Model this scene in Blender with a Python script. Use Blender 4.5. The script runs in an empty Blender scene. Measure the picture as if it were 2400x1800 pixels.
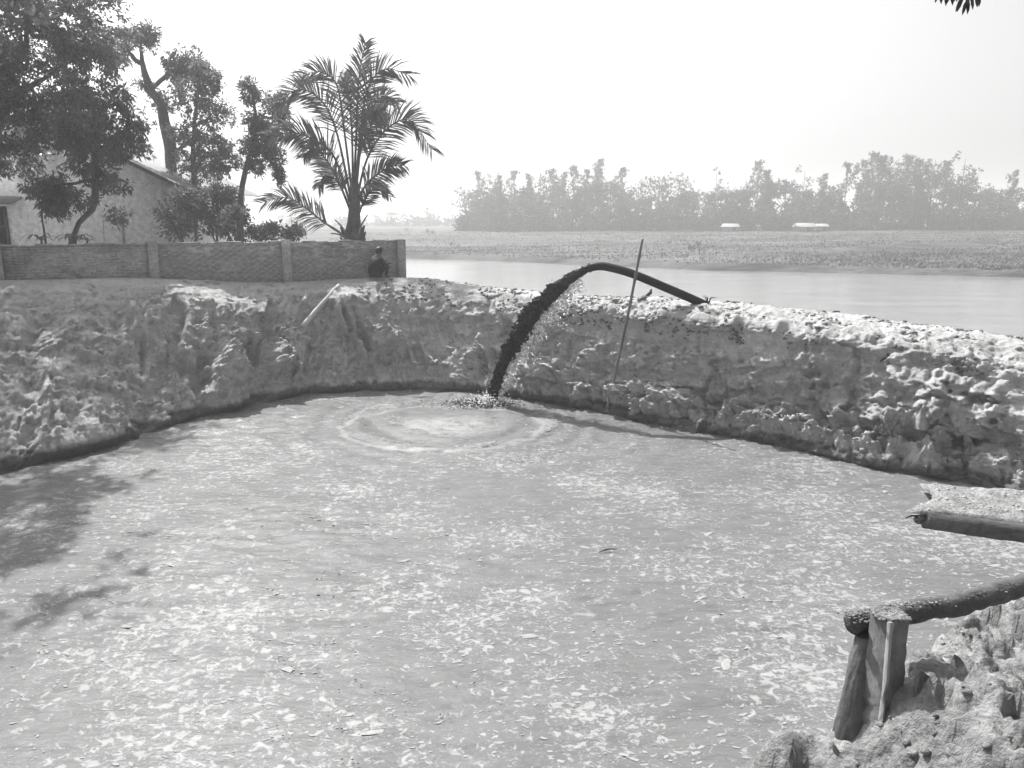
import bpy, math, random
import numpy as np
from mathutils import Vector

random.seed(7)
RNG = np.random.default_rng(11)
sc = bpy.context.scene
COL = sc.collection

# ------------------------------------------------------------------ camera
CAM = np.array([0.0, 0.0, 4.8])
PITCH = math.radians(11.92)
F = 1800.0
cam_data = bpy.data.cameras.new('camera')
cam_data.sensor_width = 36.0
cam_data.lens = 36.0 * F / 2400.0
cam_data.clip_start = 0.05
cam_data.clip_end = 9000
cam = bpy.data.objects.new('camera', cam_data)
cam.location = CAM
cam.rotation_euler = (math.pi / 2 - PITCH, 0, 0)
COL.objects.link(cam)
sc.camera = cam

# ------------------------------------------------------------------ world / sun / exposure
SUN_EL = math.radians(53.0)
SUN_AZ = math.radians(-30.0)          # from +Y towards -X
world = bpy.data.worlds.new('World')
sc.world = world
world.use_nodes = True
wn = world.node_tree
wn.nodes.clear()
sky = wn.nodes.new('ShaderNodeTexSky')
sky.sky_type = 'NISHITA'
sky.sun_disc = False
sky.sun_elevation = SUN_EL
sky.sun_rotation = SUN_AZ
sky.air_density = 1.0
sky.dust_density = 6.0
sky.ozone_density = 1.0
bw = wn.nodes.new('ShaderNodeRGBToBW')
bg = wn.nodes.new('ShaderNodeBackground')
bg.inputs['Strength'].default_value = 0.125
wo = wn.nodes.new('ShaderNodeOutputWorld')
wn.links.new(sky.outputs[0], bw.inputs[0])
wn.links.new(bw.outputs[0], bg.inputs[0])
wn.links.new(bg.outputs[0], wo.inputs[0])

sun_data = bpy.data.lights.new('sun', 'SUN')
sun_data.energy = 4.4
sun_data.angle = math.radians(0.6)
sun_data.color = (1.0, 0.995, 0.985)
sun = bpy.data.objects.new('sun', sun_data)
SUNV = Vector((math.sin(SUN_AZ) * math.cos(SUN_EL), math.cos(SUN_AZ) * math.cos(SUN_EL), math.sin(SUN_EL)))
sun.rotation_euler = SUNV.to_track_quat('Z', 'Y').to_euler()
sun.location = (-20, 30, 50)
COL.objects.link(sun)

sc.view_settings.view_transform = 'Standard'
sc.view_settings.look = 'None'
sc.view_settings.gamma = 1.0
sc.view_settings.exposure = 0.82
sc.view_settings.use_curve_mapping = False
sc.cycles.use_denoising = True
sc.cycles.max_bounces = 4
sc.cycles.volume_bounces = 0
sc.cycles.transparent_max_bounces = 4
sc.cycles.caustics_reflective = False
sc.cycles.caustics_refractive = False

# ------------------------------------------------------------------ projection helpers (photo pixels, 2400 x 1800)
FWD = np.array([0, math.cos(PITCH), -math.sin(PITCH)])
UP = np.array([0, math.sin(PITCH), math.cos(PITCH)])
RIGHT = np.array([1.0, 0, 0])


def ray(px, py):
    return FWD + RIGHT * ((px - 1200) / F) + UP * ((900 - py) / F)


def at_z(px, py, z):
    d = ray(px, py)
    return CAM + d * ((z - CAM[2]) / d[2])


def at_y(px, py, y):
    d = ray(px, py)
    return CAM + d * (y / d[1])


# ------------------------------------------------------------------ noise
_T = np.random.default_rng(3).random((64, 64, 64)) * 2 - 1


def vnoise(x, y, z):
    x, y, z = np.broadcast_arrays(np.asarray(x, float), np.asarray(y, float), np.asarray(z, float))
    xi, yi, zi = np.floor(x).astype(int), np.floor(y).astype(int), np.floor(z).astype(int)
    fx, fy, fz = x - xi, y - yi, z - zi
    fx, fy, fz = [f * f * f * (f * (f * 6 - 15) + 10) for f in (fx, fy, fz)]
    x0, y0, z0 = xi & 63, yi & 63, zi & 63
    x1, y1, z1 = (xi + 1) & 63, (yi + 1) & 63, (zi + 1) & 63
    l = lambda a, b, t: a + (b - a) * t
    a = l(l(_T[x0, y0, z0], _T[x1, y0, z0], fx), l(_T[x0, y1, z0], _T[x1, y1, z0], fx), fy)
    b = l(l(_T[x0, y0, z1], _T[x1, y0, z1], fx), l(_T[x0, y1, z1], _T[x1, y1, z1], fx), fy)
    return l(a, b, fz)


def fbm(x, y, z=0.0, oct=4, gain=0.5, ridged=False):
    s, a, n = 0.0, 1.0, 0.0
    k = 1.0
    for i in range(oct):
        v = vnoise(np.asarray(x) * k + 17.3 * i, np.asarray(y) * k + 5.1 * i, np.asarray(z) * k + 9.7 * i)
        if ridged:
            v = 1 - 2 * np.abs(v)
        s = s + v * a
        n += a
        a *= gain
        k *= 2.03
    return s / n


def smooth(a, b, x):
    t = np.clip((np.asarray(x, float) - a) / (b - a), 0, 1)
    return t * t * (3 - 2 * t)


# ------------------------------------------------------------------ materials
MATS = {}


def new_mat(name):
    m = bpy.data.materials.new(name)
    m.use_nodes = True
    MATS[name] = m
    nt = m.node_tree
    return m, nt, nt.nodes['Principled BSDF'], nt.nodes['Material Output']


def g3(v):
    return (v, v, v, 1.0)


def noise_node(nt, scale, detail=6, rough=0.6, stretch=None, dist=0.0):
    tc = nt.nodes.new('ShaderNodeTexCoord')
    mp = nt.nodes.new('ShaderNodeMapping')
    if stretch:
        mp.inputs['Scale'].default_value = stretch
    nt.links.new(tc.outputs['Object'], mp.inputs['Vector'])
    n = nt.nodes.new('ShaderNodeTexNoise')
    n.inputs['Scale'].default_value = scale
    n.inputs['Detail'].default_value = detail
    n.inputs['Roughness'].default_value = rough
    n.inputs['Distortion'].default_value = dist
    nt.links.new(mp.outputs[0], n.inputs['Vector'])
    return n


def ramp(nt, src, stops):
    r = nt.nodes.new('ShaderNodeValToRGB')
    el = r.color_ramp.elements
    while len(el) < len(stops):
        el.new(0.5)
    for e, (p, v) in zip(el, stops):
        e.position = p
        e.color = g3(v)
    nt.links.new(src, r.inputs[0])
    return r


def mixc(nt, a, b, fac, mode='MIX'):
    m = nt.nodes.new('ShaderNodeMix')
    m.data_type = 'RGBA'
    m.blend_type = mode
    for sock, v in ((m.inputs[6], a), (m.inputs[7], b), (m.inputs[0], fac)):
        if hasattr(v, 'is_linked') or hasattr(v, 'links'):
            nt.links.new(v, sock)
        elif sock.type == 'RGBA':
            sock.default_value = g3(v)
        else:
            sock.default_value = v
    return m.outputs[2]


def grainy(name, lo, hi, scale, rough=0.9, bump=0.3, bump_scale=None, stretch=None, spec=0.2, bdist=0.02, fine=None):
    m, nt, p, out = new_mat(name)
    n = noise_node(nt, scale, stretch=stretch)
    r = ramp(nt, n.outputs['Fac'], [(0.3, lo), (0.7, hi)])
    c = r.outputs[0]
    if fine:
        n3 = noise_node(nt, fine, 3, 0.7)
        r3 = ramp(nt, n3.outputs['Fac'], [(0.35, 0.72), (0.65, 1.12)])
        c = mixc(nt, c, r3.outputs[0], 1.0, 'MULTIPLY')
    nt.links.new(c, p.inputs['Base Color'])
    p.inputs['Roughness'].default_value = rough
    p.inputs['Specular IOR Level'].default_value = spec
    if bump:
        n2 = noise_node(nt, bump_scale or scale * 4, 8, 0.65, stretch=stretch)
        b = nt.nodes.new('ShaderNodeBump')
        b.inputs['Strength'].default_value = bump
        b.inputs['Distance'].default_value = bdist
        nt.links.new(n2.outputs['Fac'], b.inputs['Height'])
        nt.links.new(b.outputs[0], p.inputs['Normal'])
    return m


def leafy(name, lo, hi, scale, trans=0.35, rough=0.5):
    m, nt, p, out = new_mat(name)
    n = noise_node(nt, scale, 3)
    r = ramp(nt, n.outputs['Fac'], [(0.3, lo), (0.7, hi)])
    nt.links.new(r.outputs[0], p.inputs['Base Color'])
    p.inputs['Roughness'].default_value = rough
    p.inputs['Specular IOR Level'].default_value = 0.35
    tr = nt.nodes.new('ShaderNodeBsdfTranslucent')
    nt.links.new(r.outputs[0], tr.inputs[0])
    mx = nt.nodes.new('ShaderNodeMixShader')
    mx.inputs[0].default_value = trans
    nt.links.new(p.outputs[0], mx.inputs[1])
    nt.links.new(tr.outputs[0], mx.inputs[2])
    nt.links.new(mx.outputs[0], out.inputs['Surface'])
    return m


def plain(name, v, rough=0.6, spec=0.4):
    m, nt, p, out = new_mat(name)
    p.inputs['Base Color'].default_value = g3(v)
    p.inputs['Roughness'].default_value = rough
    p.inputs['Specular IOR Level'].default_value = spec
    return m


# bank sand: blotches, strata, grains, damp band with its own wavering edge near the water
def bank_material():
    m, nt, p, out = new_mat('bank_sand')
    n = noise_node(nt, 0.55, 8, 0.65)
    r = ramp(nt, n.outputs['Fac'], [(0.32, 0.40), (0.5, 0.49), (0.68, 0.58)])
    n2 = noise_node(nt, 5.0, 8, 0.75)
    r2 = ramp(nt, n2.outputs['Fac'], [(0.28, 0.42), (0.40, 0.98), (0.66, 1.15)])
    c = mixc(nt, r.outputs[0], r2.outputs[0], 1.0, 'MULTIPLY')
    n4 = noise_node(nt, 19.0, 6, 0.7)
    r4 = ramp(nt, n4.outputs['Fac'], [(0.30, 0.42), (0.41, 0.98), (0.70, 1.15)])
    c = mixc(nt, c, r4.outputs[0], 1.0, 'MULTIPLY')
    st = noise_node(nt, 3.0, 4, 0.6, stretch=(0.25, 0.25, 2.2))
    rs = ramp(nt, st.outputs['Fac'], [(0.36, 0.88), (0.6, 1.05)])
    c = mixc(nt, c, rs.outputs[0], 1.0, 'MULTIPLY')
    # damp foot
    tc = nt.nodes.new('ShaderNodeTexCoord')
    sx = nt.nodes.new('ShaderNodeSeparateXYZ')
    nt.links.new(tc.outputs['Object'], sx.inputs[0])
    dn = noise_node(nt, 1.4, 5)
    ma = nt.nodes.new('ShaderNodeMath')
    ma.operation = 'MULTIPLY_ADD'
    nt.links.new(dn.outputs['Fac'], ma.inputs[0])
    ma.inputs[1].default_value = -0.42
    nt.links.new(sx.outputs['Z'], ma.inputs[2])
    rd = ramp(nt, ma.outputs[0], [(0.0, 0.34), (0.10, 1.0)])
    c = mixc(nt, c, rd.outputs[0], 1.0, 'MULTIPLY')
    nt.links.new(c, p.inputs['Base Color'])
    p.inputs['Roughness'].default_value = 0.85
    p.inputs['Specular IOR Level'].default_value = 0.25
    b1 = noise_node(nt, 10, 12, 0.78)
    b2 = noise_node(nt, 2.0, 6, 0.6, stretch=(0.2, 0.2, 4.0))
    ad = nt.nodes.new('ShaderNodeMath')
    ad.operation = 'MULTIPLY_ADD'
    nt.links.new(b2.outputs['Fac'], ad.inputs[0])
    ad.inputs[1].default_value = 0.5
    nt.links.new(b1.outputs['Fac'], ad.inputs[2])
    b = nt.nodes.new('ShaderNodeBump')
    b.inputs['Strength'].default_value = 1.0
    b.inputs['Distance'].default_value = 0.11
    nt.links.new(ad.outputs[0], b.inputs['Height'])
    nt.links.new(b.outputs[0], p.inputs['Normal'])
    return m


def water_material(name, lo, hi, rough, foam, bump, scale, stretch, spec=0.5):
    m, nt, p, out = new_mat(name)
    n = noise_node(nt, 0.35, 4, 0.55)
    r = ramp(nt, n.outputs['Fac'], [(0.3, lo), (0.7, hi)])
    c = r.outputs[0]
    if foam:
        def math2(op, a, b):
            m_ = nt.nodes.new('ShaderNodeMath')
            m_.operation = op
            for k_, v_ in enumerate((a, b)):
                if hasattr(v_, 'links'):
                    nt.links.new(v_, m_.inputs[k_])
                else:
                    m_.inputs[k_].default_value = v_
            return m_.outputs[0]
        msk = noise_node(nt, 0.42, 4, 0.6)
        shift = math2('MULTIPLY', msk.outputs['Fac'], 0.56)
        a1 = noise_node(nt, 9.0, 5, 0.58, stretch=(1.0, 1.08, 1.0), dist=0.7)
        a2 = noise_node(nt, 2.6, 9, 0.74, stretch=(1.0, 1.15, 1.0), dist=0.5)
        a3 = noise_node(nt, 26.0, 4, 0.6, stretch=(0.9, 1.2, 1.0), dist=0.5)
        k1 = ramp(nt, math2('ADD', a1.outputs['Fac'], shift), [(0.845, 0.0), (0.91, 1.0)])
        k2 = ramp(nt, a2.outputs['Fac'], [(0.585, 0.0), (0.65, 0.85)])
        k3 = ramp(nt, math2('ADD', a3.outputs['Fac'], shift), [(0.865, 0.0), (0.94, 0.7)])
        k = math2('MAXIMUM', math2('MAXIMUM', k1.outputs[0], k2.outputs[0]), k3.outputs[0])
        # froth round the foot of the jet
        tc = nt.nodes.new('ShaderNodeTexCoord')
        mp = nt.nodes.new('ShaderNodeMapping')
        mp.inputs['Location'].default_value = (-FROTH[0], -FROTH[1] * 1.2, 0)
        mp.inputs['Scale'].default_value = (1.0, 1.2, 0.0)
        nt.links.new(tc.outputs['Object'], mp.inputs['Vector'])
        ln_ = nt.nodes.new('ShaderNodeVectorMath')
        ln_.operation = 'LENGTH'
        nt.links.new(mp.outputs[0], ln_.inputs[0])
        wob = noise_node(nt, 1.6, 6, 0.65)
        dist_ = math2('ADD', ln_.outputs['Value'], math2('MULTIPLY', wob.outputs['Fac'], 1.5))
        fr1 = ramp(nt, math2('MULTIPLY', dist_, 0.3), [(0.42, 0.75), (0.70, 0.0)])
        band = math2('ABSOLUTE', math2('SUBTRACT', math2('ADD', ln_.outputs['Value'], math2('MULTIPLY', wob.outputs['Fac'], 0.7)), 2.75), 0.0)
        fr2 = ramp(nt, math2('MULTIPLY', band, 4.0), [(0.05, 0.8), (0.55, 0.0)])
        clear = ramp(nt, math2('MULTIPLY', ln_.outputs['Value'], 0.25), [(0.55, 0.25), (0.80, 1.0)])
        k = math2('MAXIMUM', math2('MULTIPLY', k, clear.outputs[0]), math2('MAXIMUM', fr1.outputs[0], fr2.outputs[0]))
        c = mixc(nt, c, foam, k)
        nd = noise_node(nt, 2.0, 7, 0.7, stretch=(0.7, 2.4, 1.0))
        rdk = ramp(nt, nd.outputs['Fac'], [(0.32, 0.78), (0.55, 1.04)])
        c = mixc(nt, c, rdk.outputs[0], 1.0, 'MULTIPLY')
    nt.links.new(c, p.inputs['Base Color'])
    p.inputs['Roughness'].default_value = rough
    p.inputs['IOR'].default_value = 1.33
    p.inputs['Specular IOR Level'].default_value = spec
    b1 = noise_node(nt, scale, 5, 0.6, stretch=stretch, dist=0.4)
    b = nt.nodes.new('ShaderNodeBump')
    b.inputs['Strength'].default_value = bump
    b.inputs['Distance'].default_value = 0.03
    nt.links.new(b1.outputs['Fac'], b.inputs['Height'])
    nt.links.new(b.outputs[0], p.inputs['Normal'])
    return m


M_BANK = bank_material()
FROTH = at_z(1040, 1000, 0.0)
M_POND = water_material('pond_slurry', 0.122, 0.142, 0.42, 0.275, 0.8, 4.5, (0.8, 2.2, 1), 0.22)
M_RIVER = water_material('river_water', 0.15, 0.19, 0.16, 0, 1.0, 1.1, (0.3, 1.6, 1))
M_FIELD = grainy('field_grass', 0.03, 0.15, 0.06, 0.95, 0.8, 0.4, stretch=(0.5, 2.6, 1), bdist=0.4, fine=0.35)
M_YARD = grainy('yard_soil', 0.18, 0.3, 0.8, 0.95, 0.4, fine=8)
M_FOAM = grainy('foam_bubbles', 0.22, 0.30, 12, 0.8, 0.5, 60, bdist=0.004)
M_RIM = grainy('dark_rim_clod', 0.10, 0.26, 2.5, 0.95, 0.5, 30, fine=18)  # darker tone for the clods strewn along the crest
M_CLOD = grainy('clod_soil', 0.30, 0.50, 2.0, 0.9, 0.6, 30, fine=18)
M_BRICK = grainy('brick_clay', 0.18, 0.50, 1.3, 0.95, 0.5, 40, bdist=0.006, fine=14)
M_MORTAR = grainy('mortar_grime', 0.22, 0.44, 1.3, 0.95, 0.5, 30, bdist=0.01, fine=9)
M_PILLAR = grainy('pillar_concrete', 0.30, 0.40, 2.5, 0.9, 0.35, 30, fine=12)
M_LIME = grainy('limewashed_plaster', 0.82, 0.90, 0.7, 0.9, 0.1, fine=5)
M_TIN = grainy('roof_tin', 0.20, 0.30, 3, 0.45, 0.1, spec=0.5)
M_DARK = plain('dark_opening', 0.03, 0.4)
M_FRAME = plain('window_timber', 0.12, 0.7)
M_BARK = grainy('bark', 0.06, 0.13, 3, 0.95, 0.7, 14, stretch=(1, 1, 0.25), fine=10)
M_LEAF = leafy('mango_leaf', 0.075, 0.19, 1.6, 0.48, 0.34)
M_LEAF2 = leafy('pale_leaf', 0.10, 0.22, 1.4, 0.5)
M_PALM = leafy('palm_leaf', 0.07, 0.15, 1.5, 0.4)
M_FARLEAF = leafy('far_leaf', 0.05, 0.10, 0.2, 0.25)
M_FGRASS = leafy('field_grass_blades', 0.08, 0.18, 0.1, 0.4)
M_RACHIS = grainy('palm_rachis', 0.12, 0.2, 3, 0.7, 0.2)
M_HOSE = plain('black_rubber', 0.008, 0.6, 0.2)
M_SLURRY = plain('wet_slurry', 0.012, 0.8, 0.2)
M_SPRAY = plain('white_spray', 0.8, 0.4)
M_BAMBOO = grainy('bamboo', 0.10, 0.22, 4, 0.7, 0.3, stretch=(1, 1, 0.2))
M_PALEPOLE = grainy('sun_bleached_wood', 0.42, 0.52, 4, 0.8, 0.2)
M_LOG = grainy('old_log', 0.07, 0.17, 4, 0.9, 0.8, 18, stretch=(1, 1, 0.15), fine=12)
M_TIMBER = grainy('sawn_timber', 0.13, 0.20, 5, 0.85, 0.5, 25, stretch=(1, 1, 0.12), fine=16)
M_RAIL = grainy('rail_log', 0.05, 0.13, 4, 0.9, 0.8, 18, stretch=(0.2, 1, 1), fine=14)
M_MUD = grainy('drying_mud', 0.20, 0.38, 3.0, 0.9, 1.0, 18, bdist=0.06, fine=24)
M_BAG = grainy('sandbag_cloth', 0.28, 0.36, 2, 0.9, 0.25, 8, fine=40)
M_SHIRT = plain('dark_jacket', 0.010, 0.8)
M_HAIR = plain('black_hair', 0.012, 0.6)
M_SKIN = plain('skin', 0.08, 0.6)
M_TROUSER = plain('dark_trousers', 0.02, 0.8)
M_TWIG = plain('dark_twig', 0.03, 0.8)


# ------------------------------------------------------------------ mesh helpers
class MB:
    def __init__(self):
        self.v, self.f, self.n = [], [], 0

    def add(self, verts, faces):
        verts = np.asarray(verts, float).reshape(-1, 3)
        self.v.append(verts)
        for a in faces:
            self.f.append(np.asarray(a, int) + self.n)
        self.n += len(verts)

    def addq(self, verts, faces):
        """faces: array (m,k) of one size"""
        verts = np.asarray(verts, float).reshape(-1, 3)
        self.v.append(verts)
        self.f.append(np.asarray(faces, int) + self.n)
        self.n += len(verts)

    def box(self, c, s, rz=0.0, jit=0.0):
        c = np.asarray(c, float)
        s = np.asarray(s, float) / 2
        k = np.array([[x, y, z] for z in (-1, 1) for y in (-1, 1) for x in (-1, 1)], float) * s
        if jit:
            k = k + RNG.normal(0, jit, k.shape)
        ca, sa = math.cos(rz), math.sin(rz)
        k = np.column_stack([k[:, 0] * ca - k[:, 1] * sa, k[:, 0] * sa + k[:, 1] * ca, k[:, 2]])
        self.addq(k + c, [[0, 2, 3, 1], [4, 5, 7, 6], [0, 1, 5, 4], [2, 6, 7, 3], [0, 4, 6, 2], [1, 3, 7, 5]])

    def tube(self, pts, rad, seg=8, cap=True, rough=0.0, seed=0):
        pts = np.asarray(pts, float)
        n = len(pts)
        rad = np.broadcast_to(np.asarray(rad, float), (n,))
        tan = np.gradient(pts, axis=0)
        tan /= np.linalg.norm(tan, axis=1)[:, None] + 1e-9
        ref = np.array([0, 0, 1.0]) if abs(tan[0][2]) < 0.9 else np.array([1.0, 0, 0])
        vs = []
        u = np.cross(tan[0], ref)
        u /= np.linalg.norm(u)
        ang = np.linspace(0, 2 * math.pi, seg, endpoint=False)
        for i in range(n):
            u = u - tan[i] * np.dot(u, tan[i])
            u /= np.linalg.norm(u) + 1e-9
            w = np.cross(tan[i], u)
            rr = rad[i] * np.ones(seg)
            if rough:
                rr = rr * (1 + rough * vnoise(np.cos(ang) * 1.6 + seed, np.sin(ang) * 1.6 + seed * 2, np.full(seg, i * 0.7)))
            vs.append(pts[i] + np.outer(np.cos(ang) * rr, u) + np.outer(np.sin(ang) * rr, w))
        vs = np.vstack(vs)
        q = []
        for i in range(n - 1):
            for j in range(seg):
                a, b = i * seg + j, i * seg + (j + 1) % seg
                q.append([a, b, b + seg, a + seg])
        self.addq(vs, q)
        if cap:
            base = self.n - len(vs)
            for row, flip in ((0, True), (n - 1, False)):
                cidx = self.n
                self.v.append(vs[row * seg:(row + 1) * seg].mean(0)[None, :])
                self.n += 1
                t = []
                for j in range(seg):
                    a, b = base + row * seg + j, base + row * seg + (j + 1) % seg
                    t.append([cidx, b, a] if flip else [cidx, a, b])
                self.f.append(np.array(t))

    def grid(self, P):
        nu, nv = P.shape[:2]
        idx = np.arange(nu * nv).reshape(nu, nv)
        q = np.stack([idx[:-1, :-1], idx[1:, :-1], idx[1:, 1:], idx[:-1, 1:]], -1).reshape(-1, 4)
        self.addq(P.reshape(-1, 3), q)

    def mesh(self, name, mat, smooth_=False):
        me = bpy.data.meshes.new(name)
        V = np.vstack(self.v)
        loops, starts, tot = [], [], 0
        for a in self.f:
            if a.ndim == 1:
                a = a[None, :]
            k = a.shape[1]
            loops.append(a.reshape(-1))
            starts.append(tot + np.arange(len(a)) * k)
            tot += a.size
        loops = np.concatenate(loops)
        starts = np.concatenate(starts)
        me.vertices.add(len(V))
        me.vertices.foreach_set('co', V.astype(np.float32).reshape(-1))
        me.loops.add(len(loops))
        me.loops.foreach_set('vertex_index', loops.astype(np.int32))
        me.polygons.add(len(starts))
        me.polygons.foreach_set('loop_start', starts.astype(np.int32))
        me.update(calc_edges=True)
        if smooth_:
            me.polygons.foreach_set('use_smooth', np.ones(len(starts), bool))
        me.validate()
        if mat:
            me.materials.append(mat)
        return me

    def build(self, name, mat, parent=None, smooth_=False, **kw):
        return put(name, self.mesh(name, mat, smooth_), parent, **kw)


def put(name, me, parent=None, loc=None, rot=None, scale=None):
    o = bpy.data.objects.new(name, me)
    COL.objects.link(o)
    if parent:
        o.parent = parent
    if loc is not None:
        o.location = loc
    if rot is not None:
        o.rotation_euler = rot
    if scale is not None:
        o.scale = scale
    return o


def tag(o, label=None, cat=None, group=None, kind=None):
    if label:
        o['label'] = label
    if cat:
        o['category'] = cat
    if group:
        o['group'] = group
    if kind:
        o['kind'] = kind
    return o


def thing(name, loc, label, cat, group=None):
    o = bpy.data.objects.new(name, None)
    o.empty_display_size = 0.2
    COL.objects.link(o)
    o.location = loc
    return tag(o, label, cat, group)


def spline(pts, n):
    """Catmull-Rom through pts"""
    P = np.asarray(pts, float)
    P = np.vstack([2 * P[0] - P[1], P, 2 * P[-1] - P[-2]])
    m = len(P) - 3
    out = []
    for t in np.linspace(0, m - 1e-6, n):
        i = int(t)
        f = t - i
        a, b, c, d = P[i:i + 4]
        out.append(0.5 * ((2 * b) + (c - a) * f + (2 * a - 5 * b + 4 * c - d) * f * f + (3 * b - a - 3 * c + d) * f ** 3))
    return np.array(out)


def ico(sub=1):
    t = (1 + 5 ** 0.5) / 2
    v = [(-1, t, 0), (1, t, 0), (-1, -t, 0), (1, -t, 0), (0, -1, t), (0, 1, t), (0, -1, -t), (0, 1, -t), (t, 0, -1), (t, 0, 1), (-t, 0, -1), (-t, 0, 1)]
    v = [np.array(a) / np.linalg.norm(a) for a in v]
    f = [(0, 11, 5), (0, 5, 1), (0, 1, 7), (0, 7, 10), (0, 10, 11), (1, 5, 9), (5, 11, 4), (11, 10, 2), (10, 7, 6), (7, 1, 8), (3, 9, 4), (3, 4, 2), (3, 2, 6), (3, 6, 8), (3, 8, 9), (4, 9, 5), (2, 4, 11), (6, 2, 10), (8, 6, 7), (9, 8, 1)]
    for _ in range(sub):
        c, nf = {}, []

        def mid(a, b):
            k = (min(a, b), max(a, b))
            if k not in c:
                m = (v[a] + v[b]) / 2
                v.append(m / np.linalg.norm(m))
                c[k] = len(v) - 1
            return c[k]
        for a, b, d in f:
            ab, bd, da = mid(a, b), mid(b, d), mid(d, a)
            nf += [(a, ab, da), (b, bd, ab), (d, da, bd), (ab, bd, da)]
        f = nf
    return np.array(v), np.array(f)


def scatter_solids(mb, centers, sizes, base_v, base_f, rough=0.35, flat=0.8, rot=True):
    """many jittered copies of a solid into one builder"""
    n, k = len(centers), len(base_v)
    V = np.repeat(base_v[None], n, 0) * (1 + RNG.normal(0, rough, (n, k, 1)))
    if rot:
        a = RNG.random(n) * 6.283
        ca, sa = np.cos(a)[:, None], np.sin(a)[:, None]
        x = V[..., 0] * ca - V[..., 1] * sa
        y = V[..., 0] * sa + V[..., 1] * ca
        V = np.stack([x, y, V[..., 2]], -1)
    sz = np.asarray(sizes, float)
    if sz.ndim == 1:
        sz = np.stack([sz, sz * RNG.uniform(.6, 1.1, n), sz * flat], -1)
    V = V * sz[:, None, :] + np.asarray(centers)[:, None, :]
    Fc = (base_f[None] + (np.arange(n) * k)[:, None, None]).reshape(-1, base_f.shape[1])
    mb.addq(V.reshape(-1, 3), Fc)


def leaves(mb, P, D, L, W, roll=None):
    """diamond leaves: base P, direction D (unit), length L, half width W"""
    n = len(P)
    D = D / (np.linalg.norm(D, axis=1)[:, None] + 1e-9)
    R = RNG.normal(0, 1, (n, 3)) if roll is None else roll
    S = np.cross(D, R)
    S /= np.linalg.norm(S, axis=1)[:, None] + 1e-9
    Nn = np.cross(S, D)
    L = np.broadcast_to(L, (n,))[:, None]
    W = np.broadcast_to(W, (n,))[:, None]
    v = np.stack([P, P + D * L * .45 + S * W + Nn * L * .05, P + D * L - Nn * L * .08, P + D * L * .45 - S * W + Nn * L * .05], 1)
    f = np.arange(n * 4).reshape(n, 4)
    mb.addq(v.reshape(-1, 3), f)


# ================================================================== LARGE STRUCTURE
# wall line in plan: starts at the free (right) end, runs left and towards the camera
W_END = np.array([-3.55, 25.6])
W_DIR = np.array([-0.870, -0.493])
W_N = np.array([0.493, -0.870])            # towards the pond


def at_wall(px, py, off=0.0):
    d = ray(px, py)
    o = W_END + W_N * off
    # (CAM + t d - o) . n = 0
    t = (np.dot(o, W_N) - np.dot(CAM[:2], W_N)) / np.dot(d[:2], W_N)
    return CAM + d * t


# ---- bank stations: foot pixel (waterline), crest pixel + how to place it, profile blend (0 left slope, 1 mid, 2 right cut)
ST = [
    # foot px, py,  crest px, py, crest y (None = on the wall line), type, back kind
    (-900, 1390, -620, 672, None, 0),
    (-420, 1230, -330, 664, None, 0),
    (0, 1108, -120, 660, None, 0),
    (240, 1048, 100, 657, None, 0),
    (430, 986, 310, 653, None, 0),
    (560, 957, 460, 658, None, 0),
    (700, 925, 640, 664, None, 0.3),
    (850, 916, 830, 655, None, 0.6),
    (1000, 915, 985, 654, 24.3, 0.9),
    (1150, 922, 1150, 676, 23.2, 1.0),
    (1290, 944, 1300, 690, 21.8, 1.2),
    (1420, 968, 1430, 701, 20.6, 1.5),
    (1560, 1000, 1560, 706, 19.5, 1.8),
    (1700, 1020, 1700, 714, 18.7, 2),
    (1850, 1050, 1850, 730, 17.8, 2),
    (2000, 1085, 2000, 746, 17.0, 2),
    (2130, 1110, 2130, 765, 16.4, 2),
    (2250, 1128, 2260, 782, 15.8, 2),
    (2345, 1152, 2370, 802, 15.3, 2),
    (2450, 1180, 2490, 832, 14.7, 2),
    (2700, 1240, 2760, 880, 13.2, 2),
    (3200, 1400, 3300, 1000, 11.0, 2),
]
foot = np.array([at_z(a[0], a[1], 0.0) for a in ST])
crest = np.array([at_wall(a[2], a[3], 0.55) if a[4] is None else at_y(a[2], a[3], a[4]) for a in ST])
typ = np.array([a[5] for a in ST], float)[:, None]
NS = 1150
sf = spline(foot, 4000)
scr = spline(crest, 4000)
sty = np.clip(spline(np.hstack([typ, typ, typ]), 4000)[:, 0], 0, 2)
mid = (sf + scr) / 2
acc = np.concatenate([[0], np.cumsum(np.linalg.norm(np.diff(mid, axis=0), axis=1))])
S = np.linspace(0, acc[-1], NS)
ii = np.clip(np.searchsorted(acc, S), 0, 3999)
sf, scr, sty = sf[ii], scr[ii], sty[ii]

prof = {
    0: np.array([(-.12, -.22), (-.015, -.02), (0.0, .03), (.16, .18), (.40, .42), (.66, .72), (.88, .93), (1, 1)]),
    1: np.array([(-.12, -.22), (-.015, -.02), (0.0, .04), (.25, .16), (.46, .42), (.66, .74), (.84, .93), (1, 1)]),
    2: np.array([(-.12, -.22), (-.015, -.02), (0.0, .05), (.20, .14), (.36, .27), (.46, .70), (.54, .88), (1, 1)]),
}
NT = 200
tk = [0, .05, .10, .25, .45, .72, .88, 1.0]
tt = np.linspace(0, 1, NT)
H = {k: (np.interp(tt, tk, v[:, 0]), np.interp(tt, tk, v[:, 1])) for k, v in prof.items()}


def blend(k):
    a = np.where(sty[:, None] <= 1, H[0][k] + (H[1][k] - H[0][k]) * np.clip(sty, 0, 1)[:, None],
                 H[1][k] + (H[2][k] - H[1][k]) * np.clip(sty - 1, 0, 1)[:, None])
    return a


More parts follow.
